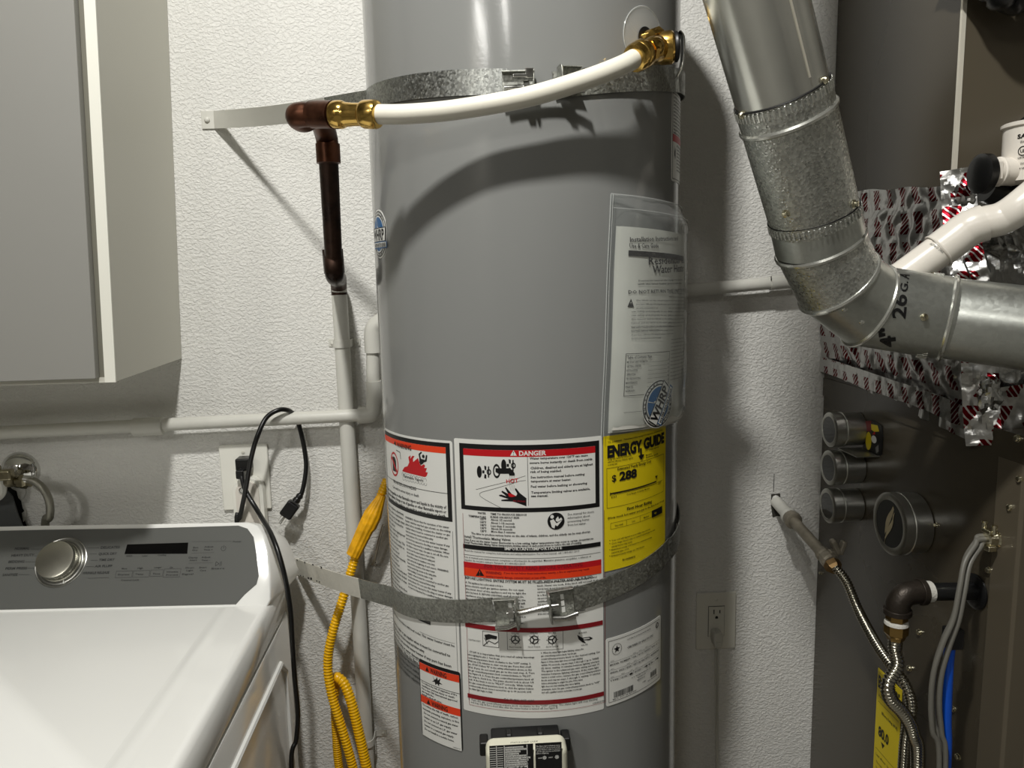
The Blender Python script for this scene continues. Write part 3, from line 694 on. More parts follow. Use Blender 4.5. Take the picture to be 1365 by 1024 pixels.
# --- round logo sticker (left) ; reused for the manual
def badge(p, c, R, ang):
    ca, sa = cos(ang), sin(ang)
    T = lambda x, y: (c[0]+R*(x*ca-y*sa), c[1]+R*(x*sa+y*ca))
    def po(q, mat, lev): p.poly([T(*z) for z in q], mat, lev)
    def ci(r, mat, lev, n=32): po([(r*cos(2*pi*k/n), r*sin(2*pi*k/n)) for k in range(n)], mat, lev)
    ci(1.3, LABW, 0); ci(1.24, BLACK, 1); ci(1.18, LABW, 2); ci(1.06, BLACK, 3); ci(1.0, LABW, 4); ci(.92, BLUE, 5)
    for k in range(4): q = k*pi/2+.3; po([(.9*cos(q-.03), .9*sin(q-.03)), (.9*cos(q+.03), .9*sin(q+.03)), (.0, .0)], LABW, 6)
    po([(.28*cos(k*pi/5)*(1 if k % 2 else .5), .2+.28*sin(k*pi/5)*(1 if k % 2 else .5)) for k in range(10)], LABW, 6)
    po([(-1.12,-.42),(1.12,-.42),(1.25,.34),(-1.12,.34)], BLACK, 7); po([(-1.06,-.38),(1.08,-.38),(1.18,.29),(-1.06,.29)], LABW, 8)
    po([(-.95,-.78),(1.3,-.78),(1.3,-.42),(-.95,-.42)], BLUE, 7); po([(-.9,-.72),(1.22,-.72),(1.22,-.46),(-.9,-.46)], LABW, 8)
    p.text('WHRP', T(-.98,-.32), T(1.0,-.32), R*.56, BLACK, .035, 9); p.text('WATER HEATER REPAIR', T(-.85,-.70), T(1.15,-.70), R*.20, BLACK, .02, 9)
    for word, a0, da, up in (('INSTALLED', 2.45, -.215, 1), ('PLUMBING', 4.0, .215, -1)):
        for i, ch in enumerate(word):
            q = a0+da*i; r0 = 1.08 if up > 0 else 1.17; e = V((-sin(q), cos(q)))*(.07*(-1 if up > 0 else 1)); o_ = V((cos(q), sin(q)))*(1.07 if up > 0 else 1.17)
            p.text(ch, T(o_.x-e.x, o_.y-e.y), T(o_.x+e.x, o_.y+e.y), R*.10, BLACK, .02, 4)
c = HS.pix(512.5, 311); q1 = HS.pix(512.5, 278)
bo = lab('logo_sticker', -.3115, c[1]-.0345, -.2465, c[1]+.0345, LABW, .0004, 'small blue and white round sticker', .032)
p = Print(HS); p.base = .0006; badge(p, (-.279, c[1]), .0262, 0); p.done('printing', bo)

# --- opening with clear plastic ring and the side outlet nipple
c = HS.pix(859, 52)
ring = MB()
def disc(surf, c, r, h, n=40):
    mb = MB(); R1 = [surf.pt(c[0]+r*cos(2*pi*k/n), c[1]+r*sin(2*pi*k/n), h) for k in range(n)]
    R0 = [surf.pt(c[0]+r*.5*cos(2*pi*k/n), c[1]+r*.5*sin(2*pi*k/n), h+.0006) for k in range(n)]
    R2 = [surf.pt(c[0]+r*.3*cos(2*pi*k/n), c[1]+r*.3*sin(2*pi*k/n), h+.0012) for k in range(n)]
    return mb.rings([R1, R0, R2], False)
d = obj('plastic_ring', disc(HS, c, .039, .0012), DISC, heater); d['label'] = 'clear round plastic disc around the side outlet'
mb = MB(); n = 48; mb.tube([HS.pt(c[0]+.039*cos(2*pi*k/n), c[1]+.039*sin(2*pi*k/n), .0014) for k in range(n)], .0008, 6, closed=True); obj('ring_rim', mb, DISC, d)
mb = MB(); mb.rings([[HS.pt(c[0]+.0145*cos(2*pi*k/24), c[1]+.0145*sin(2*pi*k/24), h) for k in range(24)] for h in (.0005, .0030)]); obj('outlet_hole', mb, BLACK, heater)
NORM = (HS.pt(c[0], c[1], 1)-HS.pt(c[0], c[1], 0)); OUTC = HS.pt(c[0], c[1], 0)

# --- gas control valve
g = at(700, 975, .905); gx0, gx1 = at(647, 990, .90).x, at(757, 990, .90).x; zt = at(700, 980, .93).z; zk = at(700, 972, .955).z
gv = obj('gas_control', MB().box2((gx0, .898, zt-.115), (gx1, .935, zt)), GVALVE, heater, bevel=.011, segs=4); gv['label'] = 'cream gas control with a black and white chart'
obj('valve_back', MB().box2((gx0+.008, .936, zt-.11), (gx1-.006, .963, zk)).box2((gx0-.008, .932, zt-.03), (gx0+.004, .955, zt-.010)).box2((gx1-.004, .932, zt-.03), (gx1+.008, .955, zt-.010)).box2((gx0+.028,.940,zt-.01),(gx0+.037,.955,zk+.0025)).box2((gx1-.037,.940,zt-.01),(gx1-.028,.955,zk+.0025)), BLACK, gv, bevel=.003)
p = Print(Plane((gx0, .8975, zt), (1,0,0), (0,0,1))); p.base = .0001; Wd = gx1-gx0
vt = at(700, 991.5, .898).z-zt; p.text('STATUS LIGHT CODE', (Wd*.30, vt+.0022), (Wd*.63, vt+.0022), .0018, INK, .01)
p.rect(Wd*.045, -.060, Wd*.575, vt, K, 0); p.rect(Wd*.60, -.060, Wd*.92, vt, K, 0)
for i in range(10):
    v = vt-.0030-i*.0031
    p.rect(Wd*.05, v-.0009, Wd*.12, v, LABW, 1); p.rect(Wd*.14, v-.0009, Wd*.21, v, LABW, 1)
    q = random.uniform(.36, .54)
    p.rect(Wd*.235, v-.0022, Wd*q, v+.0003, LABW, 1); p.text(('Normal operation','Low gas pressure','Temperature limit reached','Pilot only','Weak pilot signal','Sensor fault','Valve fault','System lock','Service required','Off')[i], (Wd*.24, v-.0018), (Wd*(q-.01), v-.0018), .0016, INK, .01, 2)
for u in (.13, .225, .5): p.rect(Wd*u-.0005, -.060, Wd*u+.0005, vt-.001, LABW, 1)
for i, tx in enumerate(('The flame light indicating status','the pilot and code as shown at left','If code flashes, refer to manual','call the gas service technician', 'before relighting')): p.text(tx, (Wd*.61, vt-.005-i*.0026), (Wd*(.90 if i < 4 else .76), vt-.005-i*.0026), .0018, LABW, .01, 2)
for u in (.71, .86):
    for k in range(4): q = k*pi/4; p.line([(Wd*u-.0026*cos(q), vt-.021-.0026*sin(q)), (Wd*u+.0026*cos(q), vt-.021+.0026*sin(q))], .0009, LABW, 2)
p.text('WARM', (Wd*.63, vt-.022), (Wd*.68, vt-.022), .0018, LABW, .01, 2); p.text('HOT', (Wd*.76, vt-.022), (Wd*.81, vt-.022), .0018, LABW, .01, 2)
p.done('printing', gv)

# ================================================================== manual in its bag, taped round the right of the tank
rotm = radians(-3.0); C0 = HS.pix(822, 302); CR, SR = cos(rotm), sin(rotm)
class Rot:
    curved = True
    def __init__(s, h0): s.h0 = h0
    def pt(s, u, v, h):   # u to the right, v down from the top-left corner (negative), on the tank surface
        uu = C0[0] + u*CR - v*SR; vv = C0[1] + u*SR + v*CR
        ex = s.h0 + .004*sin(min(1, max(0, u/.21))*pi)*.6 + .002*noise.noise(V((u*14, v*9, 3)))
        return HS.pt(uu, vv, ex+h)
    def pix(s, x, y):
        q = HS.pix(x, y); du, dv = q[0]-C0[0], q[1]-C0[1]
        return (du*CR + dv*SR, -du*SR + dv*CR)
BS = Rot(.004)
mt_ = thing('instruction_manual', HS.pt(.2, 1.365, .006), 'folded white installation booklet in a clear bag taped to the right of the tank', 'manual')
mb = MB()
for k, (w0, h0, dh) in enumerate(((-.004, -.272, 0), (0, -.268, .0022), (.001, -.268, .0030))):
    s2 = MB(); nu, nv = 36, 30; Wb = .214
    def fn(a_, b_, o_=0): return BS.pt(w0 + Wb*a_, h0*(1-b_), dh+o_)
    s2.grid(lambda a_, b_: fn(a_, b_, .0006), nu, nv)
    obj('page', s2, PAPER, mt_, smooth=True, solid=0)
p = Print(BS); p.base = .0042
p.ptd('Installation Instructions and', 833.5, 323, 894, 321, .0062, INK, .012); p.ptd('Use & Care Guide', 833, 331, 869, 331, .0062, INK, .012)
a = BS.pix(832, 334); b = BS.pix(903, 340); p.rect(a[0], a[1]-.0072, a[0]+.150, a[1], INK, 1)
p.ptd('Residential Gas', 856.5, 353, 903, 351, .0102, INK, .012); p.ptd('Water Heater', 861.5, 364.5, 902, 362, .0102, INK, .012)
p.ptd('Download this manual and other languages at the manual library', 844, 375.5, 900, 374, .0024, INK, .01); p.ptd('with the latest heater ignition instructions', 843, 380, 899, 378.5, .0024, INK, .01)
p.ptd('DO NOT RETURN THIS UNIT TO THE STORE', 831.5, 391.5, 905, 389, .0046, INK, .010)
a = BS.pix(834.5, 403.5); p.poly([(a[0]-.0052, a[1]-.0055), (a[0]+.0052, a[1]-.0055), (a[0], a[1]+.0055)], INK, 1); p.poly([(a[0]-.0006, a[1]+.001), (a[0]+.0006, a[1]+.001), (a[0], a[1]-.0025)], PAPER, 2)
def col(u0, v0, u1, n, dv, seed, h=.0021):
    rnd = random.Random(seed); ws_ = "read this manual and the labels on the water heater before you install operate or service it if you have difficulty following directions or aren't sure you can safely and properly do any of this work call a qualified technician incorrect installation operation or service can damage the heater your house and expose you to hazards".split()
    for i in range(n):
        st = rnd.randrange(0, 30); k_ = max(3, int((u1-u0)/.0105)); s_ = ' '.join((ws_*3)[st:st+k_]); e = u1 if i < n-1 else u0+(u1-u0)*.6
        p.text(s_, (u0, v0-i*dv), (e, v0-i*dv), h, INK, .004, 2)
a = BS.pix(841, 401); col(a[0], a[1], a[0]+.072, 3, .0052, 1); a = BS.pix(835, 416); col(a[0], a[1], a[0]+.090, 6, .0050, 2); a = BS.pix(835, 437); col(a[0], a[1], a[0]+.095, 4, .0050, 3)
a = BS.pix(828, 471); b = BS.pix(826.5, 527)
bw = .092; p.line([a, (a[0]+bw, a[1]), (a[0]+bw, b[1]), (a[0], b[1]), a], .0007, INK, 1)
p.text('Table of Contents  Page', (a[0]+.002, a[1]-.0065), (a[0]+.046, a[1]-.0065), .0038, INK, .012)
for i, tx in enumerate(('IMPORTANT SAFETY INFORMATION','GETTING STARTED','INSTALLATION','OPERATION','TROUBLESHOOTING','MAINTENANCE','PARTS','WARRANTY')):
    v = a[1]-.0125-i*.0056; p.text(tx, (a[0]+.002, v), (a[0]+(.038,.026,.020,.017,.026,.021,.014,.018)[i], v), .0028, INK, .008); p.line([(a[0]+.040, v), (a[0]+bw-.006, v)], .0003, INK, 1); p.text(str(i*4+2), (a[0]+bw-.005, v), (a[0]+bw-.002, v), .0028, INK, 0)
col(.100, -.085, .200, 10, .0052, 5); col(.112, -.150, .205, 12, .0052, 6)
a = BS.pix(826, 549); p.line([(a[0], a[1]), (a[0]+.1, a[1])], .0004, INK, 1)
p.done('printing', mt_)
# stickers on the bag and the bag itself
bagb = Rot(.0105)
p = Print(bagb); p.base = 0; c1 = bagb.pix(868, 537); badge(p, c1, .0265, radians(62)); p.done('logo_sticker', mt_)['label'] = 'round blue sticker on the bag front'
p = Print(bagb); p.base = 0; c2 = bagb.pix(901, 520); badge(p, (c2[0]+.012, c2[1]), .0265, radians(62)); p.done('logo_sticker', mt_)['label'] = 'second round sticker at the curved edge of the bag'
def bagf(o_):
    def f(a_, b_):
        u = -.014+.262*a_; v = -.276+.316*b_
        wr = .0016*noise.noise(V((u*26, v*16, o_*90))) + .0010*noise.noise(V((u*70, v*40, 1)))
        edge = min(1, min(a_, 1-a_, b_, 1-b_)*12)
        return bagb.pt(u, v, o_*edge + wr - .0085*(1-edge))
    return f
mb = MB().grid(bagf(.0022), 60, 70); o = obj('clear_bag', mb, BAG, mt_); o['label'] = 'clear wrinkled plastic bag'
rim = MB()
def bpt(u, v): return bagb.pt(u, v, -.006)
rim.tube([bpt(-.014+.262*k/20, .040) for k in range(21)], .0007, 6); rim.tube([bpt(-.014, -.276+.316*k/20) for k in range(21)], .0007, 6); rim.tube([bagb.pt(-.012, -.276+.316*k/20, -.004) for k in range(21)], .0005, 6)
rim.tube([bagb.pt(-.014+.262*k/20, .022, .0015) for k in range(21)], .0004, 6)
obj('bag_seam', rim, DISC, mt_)

# ================================================================== seismic bands
Z3 = V((0,0,1))
def strap_wall(anchor, th, z1, wd, bow=.02, n=14):
    """from the wall anchor tangentially to the tank at angle th (degrees)"""
    t1 = radians(th); P1 = V((HC.x+(HR+.0025)*sin(t1), HC.y-(HR+.0025)*cos(t1), z1)); A_ = V(anchor); out = []
    for i in range(n+1):
        k = i/n; q = A_.lerp(P1, k); q.z -= .004*sin(pi*k)
        out.append(q)
    return out
def strap_tank(th0, z0, th1, z1, n=40, h=.0025):
    return [V((HC.x+(HR+h)*sin(t), HC.y-(HR+h)*cos(t), z0+(z1-z0)*i/n)) for i in range(n+1) for t in (radians(th0+(th1-th0)*i/n),)]
def make_band(pts, wd, th=.0013, tilt=None):
    N_ = []; W_ = []
    for i, q in enumerate(pts):
        d = (pts[min(i+1, len(pts)-1)]-pts[max(i-1, 0)]).normalized(); w_ = (Z3-d*Z3.dot(d)).normalized()
        if tilt: w_ = (w_ + d.cross(w_)*tilt(i/(len(pts)-1))).normalized()
        W_.append(w_); N_.append(d.cross(w_))
    return MB().band(pts, W_, wd, th, N_)
def bracket(parent, th, zc, dz, side, wd=.030, lng=.026):
    """folded end plate with an up-turned flange; side +1 = flange at its right end"""
    t = radians(th); nrm = V((sin(t), -cos(t), 0)); tg = V((cos(t), sin(t), dz)).normalized()*side; up = nrm.cross(tg)*-1
    if up.z < 0: up = -up
    c = HC + nrm*(HR+.0045); c = V((c.x, c.y, zc)); mb = MB(); ax = (tg, up, nrm)
    mb.box(c, lng, wd, .0016, ax)
    o = obj('bracket_plate', mb, GALVD, parent, bevel=.0006)
    e = c + tg*(lng/2-.0012) + nrm*.009
    fl = MB(); prof = [(0,-.5),(.0,.5),(.010,.58),(.018,.5),(.021,.25),(.021,-.3),(.018,-.62),(.010,-.7)]
    fl.prism([e-tg*.0012+nrm*(q[0]-.010)+up*(q[1]*wd*.95) for q in prof], tg*.0022)
    fo = obj('bracket_flange', fl, GALVD, parent, bevel=.0006)
    for s_ in (1, -1): obj('bracket_lip', MB().box(c+up*(wd*.5*s_)+nrm*.004, lng, .0016, .009, ax), GALVD, parent, bevel=.0005)
    for k in (-.30, -.08, .14, .34): pass
    return c, nrm, tg, up, e

ub = thing('heater_band', at(283, 160, WY), 'upper galvanized band round the tank, running to the wall behind the brass coupling', 'metal band', 'seismic bands round the tank')
an = at(281, 158, WY-.004); AZ = 1.879
L1 = strap_wall((an.x+.006, WY-.003, AZ), -76, 1.830, .031)
L2 = strap_tank(-76, 1.830, -9, 1.812)
bd = obj('band_left', make_band(L1+L2[1:], .031, tilt=lambda k: .45*sin(pi*min(1, k/.259))), GALV, ub)
L1b = [q + V((0,0,0)) for q in L1]
def coat_band(pts, wd, name, parent, mat, th=.0017, tilt=None): return obj(name, make_band(pts, wd, th, tilt), mat, parent)
cb = coat_band(L1[:12], .0314, 'painted_end', ub, PAINT, .0022, lambda k: .45*sin(pi*k*11/14)); cb['label'] = 'wall end of the band painted white'
obj('anchor_plate', MB().box2((an.x-.018, WY-.0035, AZ-.0165), (an.x+.008, WY-.0002, AZ+.0165)), PAINT, ub, bevel=.001)
obj('screw', MB().lathe((an.x-.007, WY-.003, AZ), (0,-1,0), [(.0055,0),(.0055,.002),(.0045,.004),(.002,.0052)], 12), PAINT, ub)
rs_ = strap_tank(5, 1.807, 58, 1.838)+strap_tank(58, 1.838, 100, 1.856, h=.0065)[1:]
obj('band_right', make_band(rs_, .032), GALVD, ub)
pts = [V((HC.x+(HR+.0065)*sin(radians(100)), HC.y-(HR+.0065)*cos(radians(100)), 1.856)), V((HC.x+HR-.012, 1.40, 1.868)), V((HC.x+HR-.006, WY-.001, 1.872))]
obj('band_wall_end', make_band(pts, .032), GALVD, ub)
c1, n1, t1, u1_, e1 = bracket(ub, -5.5, 1.807, 0, 1, .030, .040)
c2, n2, t2, u2_, e2 = bracket(ub, 9.5, 1.814, 0, -1, .027, .030)
lo = MB().tube([e1+V((-.036,-.004,-.007)), e1+V((.004,-.004,-.006)), e2+V((-.004,-.004,-.012)), e2+V((.03,-.004,-.016))], .0040, 10)
obj('bolt', lo, STEEL, ub); obj('nut', MB().lathe(e1+V((-.006,-.004,-.0068)), (-1,0,0), [(.0085,0),(.0085,.007)], 6), STEEL, ub, smooth=False)
obj('nut', MB().lathe(e2+V((.004,-.004,-.0125)), (1,0,0), [(.0085,0),(.0085,.007)], 6), STEEL, ub, smooth=False)
q = MB(); q.box(e1+V((-.017,-.006,.006)), .018, .014, .004).box(e1+V((-.006,-.009,.009)), .010, .006, .012); obj('clip', q, STEEL, ub, bevel=.001)

lb = thing('heater_band', at(400, 757, WY), 'lower galvanized metal band crossing the labels below the red and orange stripe', 'metal band', 'seismic bands round the tank')
an = at(396, 754, WY-.003)
LL = strap_wall((an.x, WY-.004, .993), -74, 1.079, .033); LL2 = strap_tank(-74, 1.079, -17.5, 1.126)
def tl(k): return 0
obj('band_left', make_band(LL+LL2[1:], .0335), GALVD, lb)
k = 8; cb = coat_band(LL[:11], .0339, 'painted_end', lb, GALVP, .0022); cb['label'] = 'wall end of the band in worn white paint'
ch = MB()
for i in range(10):     # bare metal chips where the paint has flaked from the edges
    f_ = (i+.5)/10*.34; q = LL[0].lerp(LL[-1], f_); d = (LL[-1]-LL[0]).normalized(); n_ = d.cross(Z3).normalized()
    if n_.y > 0: n_ = -n_
    sg = -1 if i % 3 else 1; ww, hh = random.uniform(.003, .008), random.uniform(.0015, .004)
    ch.box(q+n_*.0014+Z3*(sg*(.0168-hh/2)), ww, .0006, hh, (d, n_, Z3))
obj('bare_chip', ch, BLACK, lb)['kind'] = 'stuff'
obj('anchor_plate', MB().box2((an.x-.022, WY-.0035, .993-.017), (an.x+.006, WY-.0002, .993+.017)), GALVP, lb, bevel=.001)
RR = strap_tank(3.5, 1.135, 55, 1.166)+strap_tank(55, 1.166, 100, 1.190, h=.005)[1:]
obj('band_right', make_band(RR, .034), GALVD, lb)
pts = [RR[-1], V((HC.x+HR-.014, 1.40, 1.205)), V((HC.x+HR-.006, WY-.001, 1.215))]
obj('band_wall_end', make_band(pts, .034), GALVD, lb)
c1, n1, t1, u1_, e1 = bracket(lb, -13.0, 1.1265, .10, 1, .036, .034)
c2, n2, t2, u2_, e2 = bracket(lb, 4.5, 1.138, .10, -1, .038, .036)
obj('bolt', MB().tube([e1-t1*.014, e1+t1*.006, e2+V((-.004,0,0)), e2+V((.012,0,.001))], .0038, 10), STEEL, lb)
th_ = MB(); P_ = [e1+(e2-e1)*(i/60) for i in range(61)]; th_.tube(P_, [.0042 if i % 2 else .0036 for i in range(61)], 8); obj('thread', th_, NICKEL, lb)
obj('nut', MB().lathe(e1-t1*.011, t1, [(.0078,0),(.0078,.0075)], 6), STEEL, lb, smooth=False)
obj('clamp_bar', MB().tube([c1-t1*.016-u1_*.020+n1*.010, c1+t1*.002-u1_*.018+n1*.012, e1-u1_*.012+n1*.004], .0036, 10), STEEL, lb)
obj('clamp_bar', MB().tube([c2-t2*.020-u2_*.016+n2*.010, c2-t2*.002-u2_*.019+n2*.011, e2-u2_*.016+n2*.002], .0034, 10), STEEL, lb)
sl_ = MB()
for c_, t_, u_, n_, s_ in ((c1,t1,u1_,n1,.3),(c2,t2,u2_,n2,-.15)):
    for kk in (-.32, -.06, .2): sl_.box(c_+t_*(.036*.5*s_)+u_*(.036*kk)+n_*.0011, .0045, .0072, .0005, (t_, u_, n_))
obj('plate_slot', sl_, LABW, lb)['kind'] = 'stuff'

# ================================================================== water pipe up the wall, copper riser and couplings
PP = [at(490, 1030, 1.472), at(478, 812, 1.472), at(462, 558, 1.474), at(452, 385, 1.476)]
wp = thing('water_pipe', PP[0], 'white painted vertical water pipe with a copper top, left of the tank', 'pipe')
low = PP[0].copy(); low.z = .05
obj('painted_pipe', MB().tube([V((PP[0].x+.004, 1.472, .0))]+PP, .0150, 20), PAINT, wp)
top = PP[-1]
cp0 = at(446, 366, 1.24); cpT = at(437, 196, 1.10)
R_ = .0138
obj('lower_elbow', MB().tube(spline([top+V((0,0,-.012)), top+V((0,-.002,.004)), at(451, 372, 1.44), at(449, 370, 1.34), cp0, cp0+V((0,-.004,.03))], 5), R_+.0015, 20), COPDK, wp)
ris = MB().tube([cp0, cp0+V((0,0,.02)), cpT], R_, 20); obj('copper_riser', ris, COPDK, wp)
obj('elbow_collar', MB().tube([cp0+V((0,0,.002)), cp0+V((-.001,0,.040))], R_+.0028, 20), COPDK, wp)
obj('elbow_collar', MB().tube([cpT+V((0,0,-.022)), cpT+V((0,0,.004))], R_+.0030, 20), COPPER, wp)
eA = at(400, 154, .995); eB = at(445, 153, .975)
o = obj('upper_elbow', MB().tube(spline([cpT+V((0,0,-.005)), cpT+V((-.001,-.004,.016)), (cpT+eA)/2+V((.006,-.005,.020)), eA+V((-.002,.03,-.0)), eA+V((-.004,.005,.001)), eA+V((.016,-.001,.001)), eB], 6), [R_+.0015]*37, 20), COPPER, wp)
obj('elbow_collar', MB().tube([eA+V((.016,-.001,.001)), eB], R_+.0032, 20), COPPER, wp)
cpl = MB(); d0 = at(444, 153, .975); d1 = at(505, 152.5, .95); ax_ = (d1-d0).normalized(); Lc = (d1-d0).length
prof = [(.0150,0),(.0178,.001),(.0188,.004),(.0188,.012),(.0172,.016),(.0160,.018),(.0160,.022),(.0152,Lc*.45),(.0152,Lc*.62),(.0176,Lc*.66),(.0188,Lc*.70),(.0190,Lc*.93),(.0176,Lc*.98),(.0150,Lc)]
obj('brass_coupling', MB().lathe(d0, ax_, [(a_*.90, b_) for a_, b_ in prof], 28), BRASS, wp)

hz = thing('flexible_supply_tube', d1, 'white plastic water tube curving across the top of the tank to the brass valve', 'tube')
HP = [d1-ax_*.006, at(545, 152, .94), at(610, 146, .928), at(700, 130, .918), at(775, 108, .922), at(825, 89, .935), at(852, 74.5, .955)]
HP = spline(HP, 8); obj('tube', MB().tube(HP, .0117, 24), PEX, hz)

# brass ball valve at the side outlet
bv = thing('ball_valve', OUTC, 'brass ball valve with a chrome lever at the right end of the white tube', 'valve')
e = HP[-1]; dv = (HP[-1]-HP[-3]).normalized()
obj('tube_collar', MB().lathe(e-dv*.012, dv, [(.0125,0),(.0160,.001),(.0175,.005),(.0175,.010),(.0165,.011),(.0175,.0125),(.0178,.021),(.0150,.025),(.0140,.026)], 24), BRASS, bv)
vc = at(886, 62, .985)
mid = e+dv*.016
obj('union_nut', MB().lathe(e+dv*.012, (vc-mid).normalized(), [(.0132,0),(.0132,.004),(.0152,.0045),(.0152,.012),(.0135,.0125),(.0135,.022)], 8), BRASS, bv, sharp=25)
bax = (vc-OUTC).normalized()
ctr = at(876, 66, 1.0)
body = MB().tube(spline([e+dv*.020, e+dv*.032, ctr+V((-.002,.0,-.002)), ctr+V((.006,.01,.002))], 5), [.0135]*7+[.0165]*9, 20)
obj('valve_body', body, BRASS, bv)
obj('inlet_nipple', MB().tube([OUTC-NORM*.002, OUTC+NORM*.018, ctr], .0105, 16), BRASS, bv)
obj('inlet_hex', MB().lathe(OUTC+NORM*.012, (ctr-OUTC).normalized(), [(.0145,0),(.0150,.001),(.0150,.010),(.0140,.011)], 6), BRASS, bv, smooth=False)
hd = at(895, 60, .985); hx = (hd-ctr).normalized()
obj('valve_bonnet', MB().lathe(ctr+V((.002,0,.001)), V((1,-.15,.05)), [(.019,0),(.0205,.004),(.0205,.016),(.0185,.0185)], 24), BRASS, bv)
obj('stem_cap', MB().lathe(ctr+V((.021,-.003,.002)), V((1,-.15,.05)), [(.0175,0),(.0185,.002),(.0185,.004),(.0150,.006)], 24), BLACK, bv)
ld = MB(); lp0 = ctr+V((.028,-.004,.012)); lq = [lp0+V((-.001,0,.008)), lp0+V((.0035,-.001,0)), lp0+V((.004,-.001,-.020)), lp0+V((.001,0,-.037)), lp0+V((-.004,0,-.048))]
ld.band(spline(lq, 4), [V((0,1,0))]*17, .014, .0022, [V((1,0,.1))]*17); obj('lever', ld, CHROME, bv, bevel=.0006)

# ================================================================== grey conduit along the wall
CY = 1.462
Pa = at(-60, 579.8, CY); Pb = at(478, 553.5, CY)
hc = thing('drain_pipe', Pb, 'long horizontal painted pipe below the cabinet that turns up beside the tank', 'pipe')
obj('pipe', MB().tube([V((-2.58, CY, Pa.z-.04)), Pa, Pb], .0128, 20), PAINT, hc)
k0, k1 = at(178, 569.5, CY), at(219, 567.5, CY); obj('coupling', MB().lathe(k0, k1-k0, [(.0132,0),(.0172,.001),(.0178,.003),(.0178,(k1-k0).length-.003),(.0170,(k1-k0).length-.001),(.0132,(k1-k0).length)], 24), PAINT, hc)
ec = at(498, 549, CY)
obj('lower_elbow', MB().tube(spline([Pb, Pb+V((.016,0,.0005)), ec+V((0,0,.002)), at(500, 522, CY), at(499, 508, CY)], 6), .0168, 20), PAINT, hc)
ut = at(497, 446, CY)
obj('riser', MB().tube([ec+V((0,0,.02)), ut], .0128, 20), PAINT, hc)
obj('upper_elbow', MB().tube(spline([at(498, 470, CY), ut, at(501, 434, CY), at(518, 424, CY), at(530, 424, CY+.01)], 6), .0168, 20), PAINT, hc)
obj('wall_branch', MB().tube([at(526, 424, CY+.005), V((-.10, CY+.03, at(526,424,CY).z)), V((.0, WY-.0, at(526,424,CY).z))], .0125, 16), PAINT, hc)
# right-hand pipe behind the tank
ra, rb = at(905, 388.5, 1.465), at(1048, 375.5, 1.465)
rp_ = thing('drain_pipe', ra, 'short painted pipe on the wall between the tank and the metal duct', 'pipe')
rb2 = V((.722, 1.465, rb.z+.006))
obj('pipe', MB().tube([V((.02, 1.465, ra.z-.02)), ra, rb, rb2], .0125, 20), PAINT, rp_)
q0 = at(1026, 377.5, 1.465); obj('coupling', MB().tube([q0, q0.lerp(rb2, .35)], .0142, 20), PAINT, rp_)
obj('pipe_tick_mark', MB().box(at(1028, 371, 1.451), .0015, .001, .008), INK, rp_)
# clips
def pipe_clip(cx, z, Yp, R, label, right=.032, left=.030):
    t = thing('pipe_clip', (cx, WY, z), label, 'pipe clip')
    mb = MB(); n = 14; rs = []
    P_ = [V((cx-left, WY-.0015, z)), V((cx-R-.004, WY-.0015, z)), V((cx-R-.001, WY-.006, z))] + [V((cx-(R+.0015)*cos(q), Yp-(R+.0015)*sin(q), z)) for q in [pi*i/n for i in range(n+1)]] + [V((cx+R+.001, WY-.006, z)), V((cx+R+.004, WY-.0015, z)), V((cx+right, WY-.0015, z))]
    N_ = []
    for i in range(len(P_)): d = (P_[min(i+1,len(P_)-1)]-P_[max(i-1,0)]).normalized(); N_.append(d.cross(Z3))
    obj('clip_band', MB().band(P_, [Z3]*len(P_), .015, .0018, N_), PAINT, t, bevel=.0004)
    for sx in (cx-left+.007, cx+right-.007): obj('screw', MB().lathe((sx, WY-.002, z-.001), (0,-1,0), [(.0036,0),(.0036,.0015),(.002,.0028)], 10), PAINT, t)
    return t
q = at(456, 458, 1.475); pipe_clip(q.x, q.z, 1.475, .0152, 'painted metal clip holding the vertical pipe just under its copper end')
q = at(488, 988, 1.472); pipe_clip(q.x, q.z, 1.472, .0152, 'painted metal clip on the vertical pipe beside the yellow hose, near the floor', .040)

# ================================================================== wall cabinet
tilt = -.033
c1 = at(152, 510, 1.165); zb = 1.4300; Xs = c1.x
cab = thing('wall_cabinet', (Xs-.45, WY, zb), 'grey doored white wall cabinet above the dryer', 'cabinet')
def shear(mb):
    for i, q in enumerate(mb.v): mb.v[i] = V((q.x - tilt*-1*0 + (zb-q.z)*-.047 - (q.y-yf)*.07, q.y, q.z))
    return mb
zt_ = 2.35; Xl = -1.62; yf = 1.172
obj('side_panel', shear(MB().box2((Xs-.016, yf, zb), (Xs, WY-.001, zt_))), CABS, cab, bevel=.0008)
obj('side_panel', shear(MB().box2((Xl, yf, zb), (Xl+.016, WY-.001, zt_))), CABS, cab, bevel=.0008)
obj('bottom_panel', shear(MB().box2((Xl+.016, yf, zb+.001), (Xs-.016, WY-.001, zb+.017))), CABS, cab)
obj('top_panel', shear(MB().box2((Xl+.016, yf, zt_-.016), (Xs-.016, WY-.001, zt_))), CABS, cab)
obj('front_edge', shear(MB().box2((Xs-.016, yf-.0025, zb-.0005), (Xs+.0003, yf+.001, zt_))), CABE, cab)
obj('bottom_edge', shear(MB().box2((Xl, yf-.0022, zb-.0005), (Xs-.016, yf+.001, zb+.0075))), CABS, cab)
obj('side_reveal', shear(MB().box2((Xs-.0245, yf-.0005, zb+.004), (Xs-.016, yf+.004, zt_))), M('reveal_grey', (120, 118, 106), .5), cab)
xm = (Xl+Xs)/2
for a_, b_ in ((xm+.0015, Xs-.0235), (Xl+.004, xm-.0015)):
    obj('door', shear(MB().box2((a_, yf-.017, zb+.0075), (b_, yf-.001, zt_-.003))), CABF, cab, bevel=.0012)

